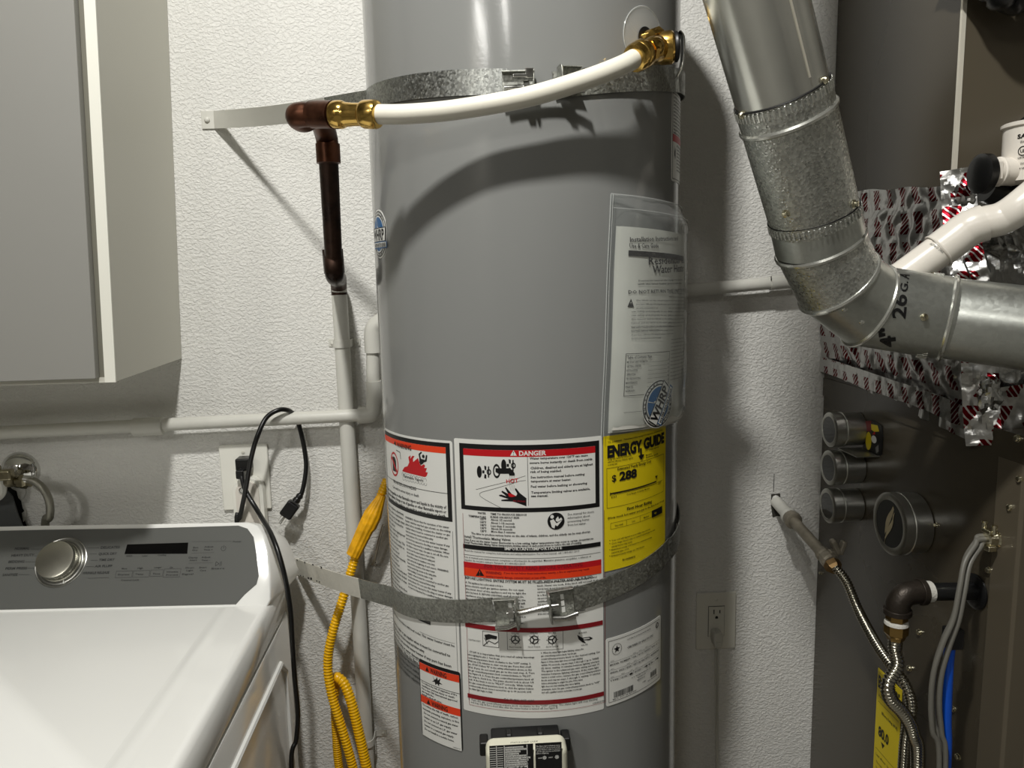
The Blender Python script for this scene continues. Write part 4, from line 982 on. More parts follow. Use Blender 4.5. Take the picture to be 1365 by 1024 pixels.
# ================================================================== dryer
dY = radians(-2.2)
def DR(x, y, z):  # dryer frame: origin right back corner on the wall side, x to the right, y towards the wall
    return V((-.385 + x - y*.017, 1.30 - x*.052 + y, z))
dr = thing('dryer', (-.72, 1.1, 0), 'white clothes dryer with a grey control panel and a round silver dial', 'dryer')
Wd_ = .70; ZL = 1.0
# body cross-section in plan, rounded back right corner
body = MB()
def plan(inset, yb, yfr):
    r = .035; pts = []
    for q in range(0, 91, 15): a = radians(q); pts.append((inset+(-r+r*cos(a)), yb-r+r*sin(a)))
    pts += [(-Wd_, yb), (-Wd_, yfr), (inset-.03, yfr), (inset-.012, yfr+.006), (inset, yfr+.025)]
    return pts
rs = []
for z, i_, yb in ((.03, 0.010, .145), (.50, .010, .145), (.925, .010, .142), (.932, .008, .140)): rs.append([DR(x, y, z) for x, y in plan(i_, yb, -.56)])
body.rings(rs); obj('cabinet', body, DRYW, dr, sharp=30)
lidm = MB(); rs = []
for z, i_, yb in ((.936, .006, .140), (.940, .008, .142), (.975, .0085, .140), (.990, .007, .135), (.9965, .0035, .130), (.9990, -.001, .125), (1.0, -.007, .11)): rs.append([DR(x, y, z) for x, y in plan(i_, yb, -.56+max(0, (z-.97))*.4)])
lidm.rings(rs); obj('top_lid', lidm, DRYW, dr, sharp=50)
obj('crease', MB().grid(lambda a_, b_: DR(-.097+.06*a_, -.53+.52*b_, .9998+.0024*math.exp(-((a_-.5)/.17)**2)), 24, 2), DRYW, dr)
# embossed side panel outline
em = MB(); q_ = [(.0105, -.50, .60), (.0105, -.50, .84), (.0105, -.47, .87), (.0105, .03, .87), (.0105, .06, .84), (.0105, .06, .30), (.0105, -.50, .30)]
em.tube([DR(*q) for q in q_], .006, 8, closed=True); obj('side_emboss', em, DRYW, dr)
# console
yb_, yt_ = .0, .085          # face bottom and top in dryer y
zb_, ztp = 1.0, 1.118
Lx = -Wd_-.02
fu = (DR(1,0,0)-DR(0,0,0)); fv = V((0,0,0)) + (DR(0, yt_, ztp)-DR(0, yb_, zb_))
F_ = Plane(DR(0, yb_, zb_), fu, fv); FL = fv.length
# outline of the whole console front from photo, as (u, v) on the face plane
def outline(pxs): return [F_.pix(*q) for q in pxs]
rim = outline([(330,696.5),(341,701),(350,714),(355,735),(358,765),(358,800),(352,812)])
rimL = [(Lx, F_.pix(0,702)[1]+.0)]
full = [(Lx, -.002), (rim[-1][0]-.03, -.002)] + rim[::-1] + [(F_.pix(200,699)[0], F_.pix(200,699)[1]), (F_.pix(60,701)[0], F_.pix(60,701)[1]), (Lx, F_.pix(0,702)[1])]
con = MB()
Bk = DR(0,1,0)-DR(0,0,0)
rsf = []
nn = len(full)
def backp(u, v, dy, sc=1.0, dr_=0.0):
    p_ = F_.pt(u, v, 0); 
    return V((p_.x, p_.y, max(p_.z, .94))) + Bk*dy
cx_ = -.3
for dep, grow, dz in ((.0, 0, 0), (.0015, .0022, -.0003), (.005, .004, -.001), (.03, .009, -.004), (.07, .018, -.012), (.10, .025, -.020), (.125, .028, -.030)):
    ring_ = []
    for (u, v) in full:
        p_ = F_.pt(u, v, 0); g_ = grow if u > -.20 else grow*.0
        yb2 = min(dep, 1)
        # sweep back to the rear plane
        yr = .135 if dep > .12 else None
        lz = p_.z + dz*(1 if v > .03 else .0)
        loc_y = (p_-DR(0,0,0)).dot(Bk)
        ty = loc_y + (.140-loc_y)*(dep/.125)
        ring_.append(V((0,0,0)) + p_ + Bk*(ty-loc_y) + fu*(g_ if v > .0 else g_) + V((0,0,lz-p_.z)))
    rsf.append(ring_)
con.rings(rsf, True); obj('console_shell', con, DRYW, dr, sharp=60)
gi = outline([(318,701),(330,705),(338,716),(342,738),(345,768),(342,779),(326,793),(314,806.5)])
gp = [(Lx, .004)] + [(gi[-1][0], .003)] + gi[::-1] + [F_.pix(200,704.5), F_.pix(60,706.5), (Lx, F_.pix(0,708)[1])]
gm = MB(); gm.prism([F_.pt(u, v, -.0005) for u, v in gp], F_.N*.0022); obj('control_panel', gm, DRYG, dr, smooth=False, bevel=.0008)
p = Print(F_); p.base = .0021
for tx, x0, y0, x1 in [('NORMAL',20.5,733.5,40),('HEAVY DUTY',16,742.5,46),('BEDDING',12,751,33),('PERM PRESS',8,760,36.5),('SANITIZE',4,768.5,24),
                     ('DELICATES',135,732,160),('QUICK DRY',132,740.5,156),('TIME DRY',132.5,748.5,153),('AIR FLUFF',127,757,150),('WRINKLE RELEASE',110,766,146)]:
    p.pt_(tx, x0, y0, x1, 3.1, DRYP, .02)
for q in ([(42,732.5),(58,732.5)],[(47,741.5),(54,741.5)],[(35,749.5),(50,749.5)],[(38,758),(48,758)],[(26,766.5),(40,766.5)],[(117,731),(133,731)],[(120,739),(130,739)],[(122,747.5),(131,747.5)],[(115,756),(126,756)],[(118,771.5),(146,770.5)]): p.pline(q, .0005, DRYP)
for tx, x0, y0, x1 in [('Dryness',158,767.5,173),('Temp',181,767,192),('Time',204,766.5,214),('Wrinkle',222,764,238),('Prevent',222,768,238),('Eco',258,731.5,265),('Dry',257,735,264),('Adjust',273,730.5,285),('Time +',272,734.5,284),('Damp',252,745,264),('Alert',253,748.5,263),('Adjust',269,744.5,281),('Time -',269,748.5,280),
                       ('Drum',248,758.5,259),('Light',249,762,258),('Smart',266,758,276),('Care',267,762,275),('More',163,759.5,170),('High',184,759,191),('Longer',206,758,216),('On',227,758,231),('Start',282,759.5,300),('Control Lock',162,775,186),('Signal',243,767,258),('SENSOR',169,742.8,177),('Locked',190,742.5,197),('Cooling',211,741.5,222),('Power',311,723.5,322)]:
    p.pt_(tx, x0, y0, x1, 2.0, DRYP, .012)
for x0, y0, x1, y1 in ((156,762,176,770),(179,761.5,199,769.5),(202,760.5,217,768.5),(220,759,240,769.5)): p.frame(x0, y0, x1, y1, .0004, DRYP)
for q in ([(256,722.5),(309,722)],[(256,738),(286,737)],[(252,751.5),(284,750.5)]): p.pline(q, .0003, DRYP)
c = F_.pix(298.5, 731.5); p.ell(c, .0048, .0048, DRYP, 1, 24, .84, pi/2+.5, pi/2+2*pi-.5); p.line([(c[0], c[1]), (c[0], c[1]+.0055)], .0009, DRYP)
c = F_.pix(291, 752); p.line([(c[0]-.004,c[1]-.004),(c[0]+.002,c[1]),(c[0]-.004,c[1]+.004),(c[0]-.004,c[1]-.004)], .0008, DRYP); p.line([(c[0]+.004,c[1]-.004),(c[0]+.004,c[1]+.004)], .0008, DRYP); p.line([(c[0]+.0065,c[1]-.004),(c[0]+.0065,c[1]+.004)], .0008, DRYP)
p.done('panel_printing', dr)
a = F_.pix(167, 739); b = F_.pix(251, 738.5); tpl = F_.pix(170.5, 726.5); tpr = F_.pix(251.5, 724)
dm = MB(); dm.prism([F_.pt(a[0], a[1], .0018), F_.pt(b[0]-.001, b[1], .0018), F_.pt(tpr[0], tpr[1], .0018), F_.pt(tpl[0], tpl[1], .0018)], F_.N*.0012); obj('display', dm, DISP, dr, smooth=False)
kc = F_.pix(82, 750); ko = F_.pt(kc[0], kc[1], .002)
obj('dial_ring', MB().lathe(ko, F_.N, [(.047,-.001),(.047,.0006),(.0455,.0012),(.044,.0006),(.040,.0006),(.039,.0012),(.0385,.0004)], 64), M('dial_ring_metal', (150,150,146), .25, .9), dr)
kn = obj('dial', MB().lathe(ko, F_.N, [(.0355,.0),(.0362,.004),(.0345,.006),(.0350,.018),(.0335,.0225),(.0300,.0232),(.001,.0236)], 72), KNOB, dr, sharp=28)
rd = MB()
for i in range(60):
    q = 2*pi*i/60; e_ = F_.U*cos(q)+F_.V*sin(q); rd.box(ko+F_.N*.011+e_*.0349, .0014, .0016, .010, (e_, F_.N.cross(e_), F_.N))
r_ = obj('dial_knurl', rd, KNOB, kn); r_['kind'] = 'stuff'
tk = F_.pix(86, 775.5); mk = MB(); mk.tube([F_.pt(tk[0]-.001, tk[1]+.0045, .0032), F_.pt(tk[0]+.001, tk[1]-.004, .0032)], .0012, 8); obj('dial_pointer', mk, LABW, dr)

# ================================================================== left wall outlet, charger and the black cord
oc = at(328, 635.5, WY); pw, ph = .048, .0675
lo_ = thing('wall_outlet', (oc.x, WY, oc.z-ph), 'white wall outlet above the dryer with a black plug in it', 'outlet')
obj('cover_plate', MB().box2((oc.x-pw, WY-.007, oc.z-ph), (oc.x+pw, WY-.0005, oc.z+ph)), PLATE2, lo_, bevel=.003)
obj('receptacle', MB().box2((oc.x-.017, WY-.009, oc.z-.034), (oc.x+.017, WY-.006, oc.z+.036)), PLATE2, lo_, bevel=.0012)
obj('screw', MB().lathe((oc.x, WY-.0068, oc.z+.052), (0,-1,0), [(.0035,0),(.0035,.001),(.002,.0016)], 12), CABS, lo_)
sr = MB()
for dx, hh in ((-.0062,.009),(.0062,.007)): sr.box((oc.x+dx, WY-.0091, oc.z-.012), .0016, .0006, hh)
obj('slots', sr, BLACK, lo_)
nl = thing('plug_in_adapter', (oc.x+.002, WY-.03, oc.z-.09), 'rounded white plug-in night light in the lower socket of the left outlet', 'night light')
n0 = at(327, 638, 1.463); sh = []
def arch(cx, zt, w_, zb2, Y, n=14): return [V((cx+w_*cos(pi*i/n), Y, zt-w_+w_*sin(pi*i/n))) for i in range(n+1)] + [V((cx-w_, Y, zb2)), V((cx+w_, Y, zb2))]
mb = MB(); mb.prism(arch(n0.x, n0.z, .0300, n0.z-.125, 1.470), V((0, .022, 0))); obj('body', mb, PLATE2, nl, bevel=.006, segs=3)
mb = MB(); mb.prism(arch(n0.x, n0.z-.007, .0225, n0.z-.125, 1.466), V((0, .006, 0))); obj('front_shell', mb, PVC, nl, bevel=.0025, segs=3)
obj('light_sensor', MB().lathe(at(323, 654, 1.4655), (0,-1,0), [(.0070,0),(.0070,.0012),(.0055,.0016),(.0045,.0006)], 20), CHROME, nl)
cordpath = [at(321, 622, 1.470), at(322, 634, 1.455), at(328, 655, 1.445), at(345, 684, 1.42), at(364, 718, 1.34), at(378, 762, 1.31), at(387, 812, 1.31), at(390, 860, 1.32), at(393, 905, 1.33), at(397, 950, 1.34), at(395, 985, 1.34), at(389, 1030, 1.33)]
bc = thing('black_power_cord', at(321, 622, 1.49), 'black cord plugged into the left outlet and running down beside the dryer', 'cord', 'black cords at the left outlet')
obj('cord', MB().tube(spline(cordpath+[V((cordpath[-1].x, 1.36, .3)), V((cordpath[-1].x, 1.40, .05))], 8), .0046, 12), RUBBER, bc)
pl = at(323, 618, 1.47)
obj('plug', MB().box2((pl.x-.012, 1.462, pl.z-.014), (pl.x+.015, 1.492, pl.z+.011)).box((pl.x-.001, 1.458, pl.z-.018), .016, .016, .018), RUBBER, bc, bevel=.003)
c2_ = [at(317, 715, 1.456), at(320, 690, 1.453), at(328, 650, 1.436), at(335, 610, 1.42), at(343, 582, 1.412), at(355, 557, 1.428), at(372, 546.5, 1.438), at(386, 548, 1.455), at(395, 557, 1.480), at(400, 572, 1.483), at(406, 600, 1.480), at(408, 625, 1.474), at(403, 655, 1.465), at(396, 668, 1.462)]
lc = thing('black_power_cord', at(318, 715, 1.47), 'black cord looped over the horizontal pipe with its three-prong plug hanging free', 'cord', 'black cords at the left outlet')
obj('cord', MB().tube(spline([V((c2_[0].x, 1.465, .6))]+c2_, 8), .0046, 12), RUBBER, lc)
pa, pb = at(399, 662, 1.462), at(378, 691, 1.458); pd = (pb-pa).normalized(); sd = pd.cross(V((0,1,0))).normalized(); L_ = (pb-pa).length
obj('strain_relief', MB().lathe(pa-pd*.006, pd, [(.0050,0),(.0070,.004),(.0070,.008),(.0056,.009),(.0074,.012),(.0080,.018)], 14), RUBBER, lc)
obj('plug', MB().box(pa+pd*(L_*.60), .026, .018, L_*.62, (sd, V((0,1,0)), pd)), RUBBER, lc, bevel=.004, segs=3)
pe = pa+pd*(L_*.90)
for s_ in (-1, 1): obj('blade', MB().box(pe+sd*(.0062*s_)+pd*.006, .0016, .006, .014, (sd, V((0,1,0)), pd)), CHROME, lc)
obj('ground_pin', MB().tube([pe+V((0,-.006,0)), pe+V((0,-.006,0))+pd*.016], .0024, 10), CHROME, lc)

# ================================================================== water valve on the left
vt_ = thing('shutoff_valve', at(27, 630, WY), 'small nickel water valve with a domed chrome wall ring above the dryer', 'valve')
ev = at(28, 627, WY); vn = V((0,-1,0))
obj('wall_ring', MB().lathe(ev, vn, [(.0375,0),(.037,.003),(.033,.010),(.026,.016),(.016,.020),(.014,.021)], 40), CHROME, vt_)
vb = at(20, 641, 1.44)
obj('stub', MB().tube([ev-vn*0, vb], .0085, 12), NICKEL, vt_)
obj('valve_body', MB().lathe(vb+V((-.016,0,.001)), V((1,-.1,-.02)), [(.008,0),(.012,.002),(.013,.010),(.0115,.014),(.0115,.020),(.0095,.021),(.0095,.026)], 10), NICKEL, vt_, sharp=25)
vq = at(38, 645, 1.430)
obj('compression_nut', MB().lathe(at(27, 642, 1.434), V((1,-.15,-.10)), [(.0105,0),(.0135,.001),(.0135,.012),(.0105,.014),(.0085,.016),(.0085,.022)], 6), NICKEL, vt_, smooth=False)
obj('valve_handle', MB().box(at(5, 633, 1.425), .034, .018, .022).box(at(-6, 631, 1.425), .012, .026, .030), NICKEL, vt_, bevel=.005, segs=3)
bh = thing('braided_hose', vq, 'short braided steel hose curling down from the chrome valve behind the dryer', 'hose')
bp_ = [at(36, 639.5, 1.430), at(46, 642, 1.427), at(58, 652, 1.425), at(66, 670, 1.427), at(66, 690, 1.432), at(60, 708, 1.44)]
obj('hose', MB().tube(spline(bp_+[V((bp_[-1].x-.03, 1.455, .85))], 8), .0072, 16), BRAID, bh)
obj('ferrule', MB().tube([bp_[0]-V((.005,0,-.001)), bp_[0]+V((.014,0,-.0015))], .0078, 16), CHROME, bh)
# broken plaster opening and the grey sheet leaning in it
hp = [(-20,646),(8,644),(16,652),(22,655),(24,664),(28,668),(30,678),(34,684),(33,694),(36,702),(30,712),(-20,712)]
o = obj('plaster_hole', MB().prism([at(x, y, WY-.0008) for x, y in hp], V((0,.0007,0))), M('dark_wall_cavity', (24, 23, 22), .9), WALLB, smooth=False)
hp2 = [(24,650),(33,652),(34,658),(31,664),(27,666),(23,660)]; hp3 = [(29,684),(34,680),(34,690),(31,696)]
o = obj('loose_plaster', MB().prism([at(x, y, WY-.004) for x, y in hp2], V((0,.0034,0))).prism([at(x, y, WY-.004) for x, y in hp3], V((0,.0034,0))), WALLP, WALLB, smooth=False)
gpo = MB(); gpo.prism([at(x, y, 1.478) for x, y in [(-30,672),(0,668),(10,655),(16,662),(20,675),(25,690),(31,705),(31,722),(-30,722)]], V((0,.004,0)))
t = obj('grey_access_cover', gpo, M('dark_grey_sheet', (82, 84, 84), .5), smooth=False, bevel=.001); tag(t, 'dark grey curved cover sheet against the wall left of the braided hose', 'cover')
gd = obj('pipe_collar', MB().lathe(at(-12, 650, 1.455), (0,-1,0), [(.030,0),(.030,.004),(.026,.008),(.01,.009)], 32), PAINT); tag(gd, 'pale round collar at the left picture edge below the chrome valve', 'collar')

# ================================================================== yellow hose
yh = thing('yellow_hose', at(505, 700, 1.43), 'yellow corrugated hose hanging in a loop left of the tank, with a yellow sleeve', 'hose')
YP = [at(516, 640, 1.44), at(506, 665, 1.44), at(488, 705, 1.43), at(474, 742, 1.42), at(458, 795, 1.41), at(443, 845, 1.405), at(437, 885, 1.405), at(442, 925, 1.402), at(457, 975, 1.40), at(472, 1030, 1.40)]
obj('hose', corrugated(YP+[V((YP[-1].x+.02, 1.40, .45)), V((YP[-1].x+.06, 1.41, .42))], .0086, .0011, .0063), YHOSE, yh, sharp=180)
Y2 = [at(449, 903, 1.425), at(459, 912, 1.418), at(468, 935, 1.412), at(478, 975, 1.410), at(490, 1030, 1.410)]
obj('hose_loop', corrugated([V((at(446,925,1.44).x, 1.44, at(446,925,1.44).z)), at(447, 908, 1.436)]+Y2+[V((Y2[-1].x+.02, 1.41, .42))], .0098, .0010, .0063), YHOSE, yh, sharp=180)
Y3 = [at(446, 915, 1.445), at(446, 935, 1.447), at(448, 975, 1.445), at(453, 1030, 1.445)]
obj('hose_loop', corrugated(Y3+[V((Y3[-1].x+.02, 1.445, .42))], .0080, .0012, .0050), YHOSE, yh, sharp=180)
s0, s1 = at(510, 660, 1.432), at(472, 741, 1.415); sd_ = s1-s0; sl_n = 40
slv = MB(); rs = []
a_ = sd_.normalized(); e_ = a_.cross(V((0,1,0))).normalized(); g_ = a_.cross(e_)
for i in range(17):
    k = i/16; wr = (.009+.011*min(1, k*3.2)) if k < .5 else .020-.003*(k-.5)*2; c_ = s0+sd_*k + e_*(-.0008) - V((0,.003,0)); r_ = []
    for j in range(sl_n):
        q = 2*pi*j/sl_n; w_ = wr*(1+.07*cos(q*10))*(1-.15*(k > .52)*(cos(q) > 0)*1); r_.append(c_+e_*(w_*.82*cos(q))+g_*(w_*.62*sin(q)))
    rs.append(r_)
slv.rings(rs); obj('sleeve', slv, M('yellow_sleeve', (232, 170, 16), .38, var=(60, .2)), yh, sharp=60)
st_ = thing('metal_hook', at(500, 752, 1.47), 'thin grey metal tie hanging under the yellow sleeve', 'metal tie')
obj('tie', MB().tube(spline([at(511, 700, 1.44), at(505, 722, 1.445), at(499, 748, 1.46), at(495, 753, 1.485)], 6), .0030, 10), GASP, st_)
obj('nail', MB().tube([at(500, 750, 1.465), at(494, 754, WY)], .0018, 8), IRON, st_)

# ================================================================== right wall outlet
oc = at(953.5, 826.5, WY); pw, ph = .0435, .0645
ro = thing('wall_outlet', (oc.x, WY, oc.z-ph), 'wall outlet right of the tank with one white plug in its lower socket', 'outlet')
PL = obj('cover_plate', MB().box2((oc.x-pw, WY-.006, oc.z-ph), (oc.x+pw, WY-.0005, oc.z+ph)), PLATE, ro, bevel=.0028)
obj('receptacle_gap', MB().box2((oc.x-.0178, WY-.0064, oc.z-.0345), (oc.x+.0178, WY-.0058, oc.z+.0345)), INK, ro)
obj('receptacle', MB().box2((oc.x-.0170, WY-.0085, oc.z-.0337), (oc.x+.0170, WY-.006, oc.z+.0337)), PLATE, ro, bevel=.001)
sr = MB().box((oc.x-.0060, WY-.0086, oc.z+.0225), .0020, .0006, .0100).box((oc.x+.0068, WY-.0086, oc.z+.0225), .0020, .0006, .0075)
sr.lathe((oc.x, WY-.0084, oc.z+.0100), (0,-1,0), [(.0030,0),(.0030,.0004)], 14).box((oc.x, WY-.0086, oc.z+.0085), .006, .0006, .003); obj('slots', sr, BLACK, ro, smooth=False)
for s_ in (1, -1): obj('screw', MB().lathe((oc.x, WY-.0058, oc.z+.0485*s_), (0,-1,0), [(.0033,0),(.0033,.001),(.002,.0014)], 12), CABS, ro)
wc = thing('white_power_cord', (oc.x, WY-.02, oc.z-.03), 'flat white cord plugged into the outlet right of the tank, hanging straight down', 'cord')
pp_ = at(955.5, 852, 1.478)
plp = [(-.0115,.0145),(-.0085,.0185),(.0085,.0185),(.0115,.0145),(.0125,.002),(.0085,-.0150),(-.0085,-.0150),(-.0125,.002)]
obj('plug', MB().prism([V((pp_.x+a_*.86, 1.466, pp_.z+b_)) for a_, b_ in plp], V((0,.025,0))), CORDW, wc, bevel=.003, segs=3)
obj('plug_grip', MB().box2((pp_.x-.0055, 1.4650, pp_.z-.010), (pp_.x+.0055, 1.467, pp_.z-.001)), CORDW, wc, bevel=.0008)
cl = MB()
for k_ in (-1, 0, 1):
    f_ = [V((at(955.5, y, 1.478).x + .0028*k_*(1-.55*max(0, (y-880)/150)), 1.478+.004*(k_ == 0), at(955.5+ (y-868)*.004, y, 1.478).z)) for y in (866, 900, 940, 985, 1030)]
    cl.tube(spline(f_+[V((f_[-1].x, 1.48, .1))], 5), .0019, 10)
obj('cord', cl, CORDW, wc)

# ================================================================== furnace
FX = .725; ZF = 1.345; YF = .925
fn_ = thing('furnace', (1.0, 1.2, 0), 'dark brown metal furnace cabinet at the right with silver screws along its side', 'furnace')
obj('side_panel', MB().box2((FX, YF+.02, 0), (FX+.02, WY-.002, ZF)), BRONZE, fn_, bevel=.0015)
obj('cabinet_body', MB().box2((FX+.02, YF+.03, .02), (FX+.53, WY-.002, ZF-.006)), BRONZE2, fn_)
obj('side_panel', MB().box2((FX+.53, YF+.02, 0), (FX+.55, WY-.002, ZF)), BRONZE, fn_, bevel=.0015)
fs = MB(); q = [(FX-.0015, YF+.05), (FX-.0015, YF+.004), (FX+.002, YF), (FX+.030, YF), (FX+.034, YF-.008), (FX+.060, YF-.008), (FX+.060, YF+.03), (FX+.004, YF+.03), (FX+.004, YF+.05)]
fs.prism([V((x, y, 0)) for x, y in q], V((0, 0, ZF-.03))); obj('corner_post', fs, BRONZE2, fn_, smooth=False, bevel=.001)
obj('front_door', MB().box2((FX+.062, YF-.012, .06), (FX+.52, YF+.02, ZF-.04)), BRONZE2, fn_, bevel=.004)
tf = MB().prism([V((FX-.002, WY-.002, ZF-.032)), V((FX-.002, YF, ZF-.032)), V((FX-.002, YF, ZF+.006)), V((FX-.002, WY-.002, ZF+.006))], V((.0035, 0, 0)))
o = obj('top_flange', tf, BRONZE, fn_, smooth=False)
obj('top_panel', MB().box2((FX, YF, ZF-.004), (FX+.55, WY-.002, ZF+.003)), BRONZE2, fn_)
obj('front_rail', MB().box2((FX, YF-.010, ZF-.036), (FX+.55, YF+.012, ZF+.004)), BRONZE2, fn_, bevel=.0015)
def scr(px, py, big=.0048):
    q = atX(px, py, FX-.002 if py < 600 else FX); m_ = MB(); d = V((-1,0,0))
    m_.lathe(q+V((.0005,0,0)), d, [(big*1.25,0),(big*1.25,.0012),(big,.0014),(big,.0045),(big*.7,.0056)], 12)
    obj('screw', m_, SCREW, fn_, sharp=30)
for q in ((1357.5,584.6),(1360.5,638.5),(1347.6,676.5),(1319,760.5),(1226,843),(1271,945),(1278,1009),(1213,891),(1249,700),(1095,764)): scr(*q, big=.0028 if q[0] in (1249,1095) else .0044)
# upper coil case
cf = 1.115
case = thing('coil_case', (1.0, 1.3, ZF), 'tall brown metal case standing on the furnace behind the metal duct', 'air duct case')
obj('side_panel', MB().box2((FX, cf+.004, ZF+.004), (FX+.012, WY-.002, 3.2)), BRONZE, case)
obj('front_panel', MB().box2((FX+.006, cf, ZF+.004), (FX+.55, cf+.012, 3.2)), BRONZE2, case)
obj('side_panel', MB().box2((FX+.538, cf+.004, ZF+.004), (FX+.55, WY-.002, 3.2)), BRONZE, case)
obj('back_panel', MB().box2((FX+.012, WY-.01, ZF+.004), (FX+.538, WY-.003, 3.2)), BRONZE2, case)
obj('top_panel', MB().box2((FX, cf, 3.2), (FX+.55, WY-.002, 3.21)), BRONZE2, case)
obj('corner_highlight', MB().box2((FX-.001, cf-.0012, ZF+.05), (FX+.0055, cf+.0035, 3.2)), EDGE, case)['label'] = 'pale strip painted as the highlight on the case corner'  # added strip: the light catching this corner is put into its pale colour

# foil insulation wrap
fw = thing('foil_insulation', (FX, 1.2, ZF), 'shiny silver foil wrap with red print round the base of the brown case', 'foil insulation')
def wr(p_, s_, a_): return a_*noise.fractal(p_*s_, 1.0, 2.1, 4)
def ridg(p_, s_, a_): return a_*(abs(noise.noise(p_*s_))*2-.5)
yb0 = 1.012
def side(a_, b_):        # a: 0 wall .. 1 front ; b: 0 bottom .. 1 top
    y = 1.497 + (( yb0 if b_ < .5 else yb0+(cf-.006-yb0)*((b_-.5)/.5)) - 1.497)*a_
    zt0 = 1.712-.012*a_ + .0015*sin(a_*20); z = (ZF+.022-.018*a_) + (zt0-(ZF+.010))*b_ - (.03*a_*(b_ < .001))
    q = V((0, y, z)); h = .005*ridg(q, 9, 1)+.0045*ridg(q+V((3,0,0)), 34, 1) + .018*sin(pi*min(1, b_*1.0))
    if .30 < b_ < .55 and a_ > .1: h += .004*sin(y*420+2*sin(z*90))*(.5+.5*sin(z*230))
    return V((FX-.003-max(-.002, h), y, z))
mb = MB().grid(side, 110, 90); o = obj('side_wrap', mb, FOILY, fw, smooth=True, sharp=25); o['label'] = 'side of the wrap with rows of slanted red marks'
def front(a_, b_):
    x = FX-.010+.60*a_; y = yb0-.004 + (cf-.012-yb0)*max(0, (b_-.45)/.55)**.8
    z = ZF+.004 + (1.690-ZF)*b_; q = V((x, 5, z))
    h = .012*ridg(q, 11, 1)+.009*ridg(q+V((3,0,0)), 40, 1)
    if .25 < b_ < .72 and a_ > .08:
        c_ = noise.voronoi(V((x*62, z*62, 2)))[0]; h += .016*(c_[1]-c_[0]) - .004
    return V((x, y-max(-.004, h), z))
o = obj('front_wrap', MB().grid(front, 150, 110), FOILP, fw, smooth=True, sharp=22); o['label'] = 'heavily crumpled bright foil on the front'
# red printed tape strips, crumpled at the corner
def strip(path, wd, seed, mat, name='foil_tape', n=60, amp=.007):
    P_ = resample(spline(path, 20), .004); cc = len(P_)-1
    def f(a_, b_):
        i = a_*cc; k = int(min(i, cc-1)); q = P_[k].lerp(P_[k+1], i-k); d = (P_[k+1]-P_[k]).normalized(); nr = V((-.6,-.8,0)); w_ = d.cross(nr).normalized()
        s_ = q + w_*((b_-.5)*wd); return s_ + nr*(.004+amp*abs(noise.noise(s_*38+V((seed,0,0)))) + amp*.6*abs(noise.noise(s_*90+V((seed,7,0)))))
    return obj(name, MB().grid(f, cc, 10), mat, fw, smooth=True, sharp=20)
TAPER = foil_mat('foil_tape_red', 'X', (96, 10, 18), 1.0)
strip([V((FX-.006, cf-.02, 1.715)), V((FX-.004, cf-.025, 1.67)), V((FX-.012, 1.06, 1.60)), V((FX-.012, 1.02, 1.50)), V((FX-.012, 1.008, 1.42)), V((FX-.008, 1.004, 1.36)), V((FX-.004, 1.0, 1.322))], .045, 1, TAPER).__setitem__('label', 'crumpled red and silver tape along the corner')
strip([V((FX-.004, cf-.014, 1.668)), V((FX+.06, cf-.018, 1.655)), V((FX+.14, cf-.016, 1.640)), V((FX+.3, cf-.016, 1.625)), V((FX+.55, cf-.016, 1.62))], .050, 4, TAPER)
strip([V((FX-.006, 1.003, 1.372)), V((FX+.06, .994, 1.382)), V((FX+.14, .994, 1.392)), V((FX+.3, .994, 1.40)), V((FX+.52, .994, 1.40))], .060, 9, TAPER)
strip([V((FX-.013, 1.49, 1.382)), V((FX-.016, 1.36, 1.378)), V((FX-.018, 1.22, 1.372)), V((FX-.016, 1.10, 1.366)), V((FX-.012, 1.01, 1.352))], .030, 14, FOILY, amp=.004)
def blob(c_, r_, sd, mat, name):
    mb = MB(); rs = []
    for i in range(1, 16):
        ph_ = pi*i/16; rr = []
        for j in range(26):
            q = V((sin(ph_)*cos(2*pi*j/26), sin(ph_)*sin(2*pi*j/26), cos(ph_))); k_ = 1+.45*noise.noise(q*2.2+V((sd,0,0)))+.25*noise.noise(q*6+V((sd,3,0))); rr.append(V(c_)+V((q.x*r_[0], q.y*r_[1], q.z*r_[2]))*k_)
        rs.append(rr)
    return obj(name, mb.rings(rs), mat, fw, smooth=True, sharp=18)
blob((FX-.004, 1.000, 1.395), (.016, .014, .028), 2, FOILP, 'crumpled_corner'); blob((FX+.002, cf-.03, 1.675), (.016, .014, .020), 5, TAPER, 'crumpled_corner')

# ================================================================== vent duct
D1 = [at(992, -60, .80), at(1012, 0, .82), at(1044, 133, .845)]
D2 = [D1[-1], at(1088, 300, .905)]
E0, E1, E2, E3, E4, E5 = at(1093, 326, .912), at(1117, 376, .925), at(1157, 408, .935), at(1200, 415.5, .933), at(1256, 423.5, .920), at(1375, 439, .872)
E3 = E2.lerp(E4, .45)
RD = .0505
vd = thing('vent_duct', E3, 'round galvanized vent duct dropping from above and elbowing right to the furnace', 'duct')
up_ = (D1[0]-D1[-1]).normalized()
hi = D1[0] + up_*.12; tp = V((hi.x-.02, hi.y-.01, hi.z+.12)); tp2 = V((tp.x-.01, tp.y, 3.70))
obj('pipe_section', MB().tube([tp2, tp, hi, D1[0], D1[-1]+ -up_*.012], RD-.0005, 56), DUCT1, vd)
obj('pipe_section', MB().tube([D1[-1]+up_*.006, D1[-1]-up_*.03, D2[-1]], RD+.0012, 56), DUCT2, vd)
obj('elbow_gore', MB().tube([D2[-1]-(E0-D2[-1]).normalized()*.012, E0], RD+.0022, 56), DUCT3, vd)
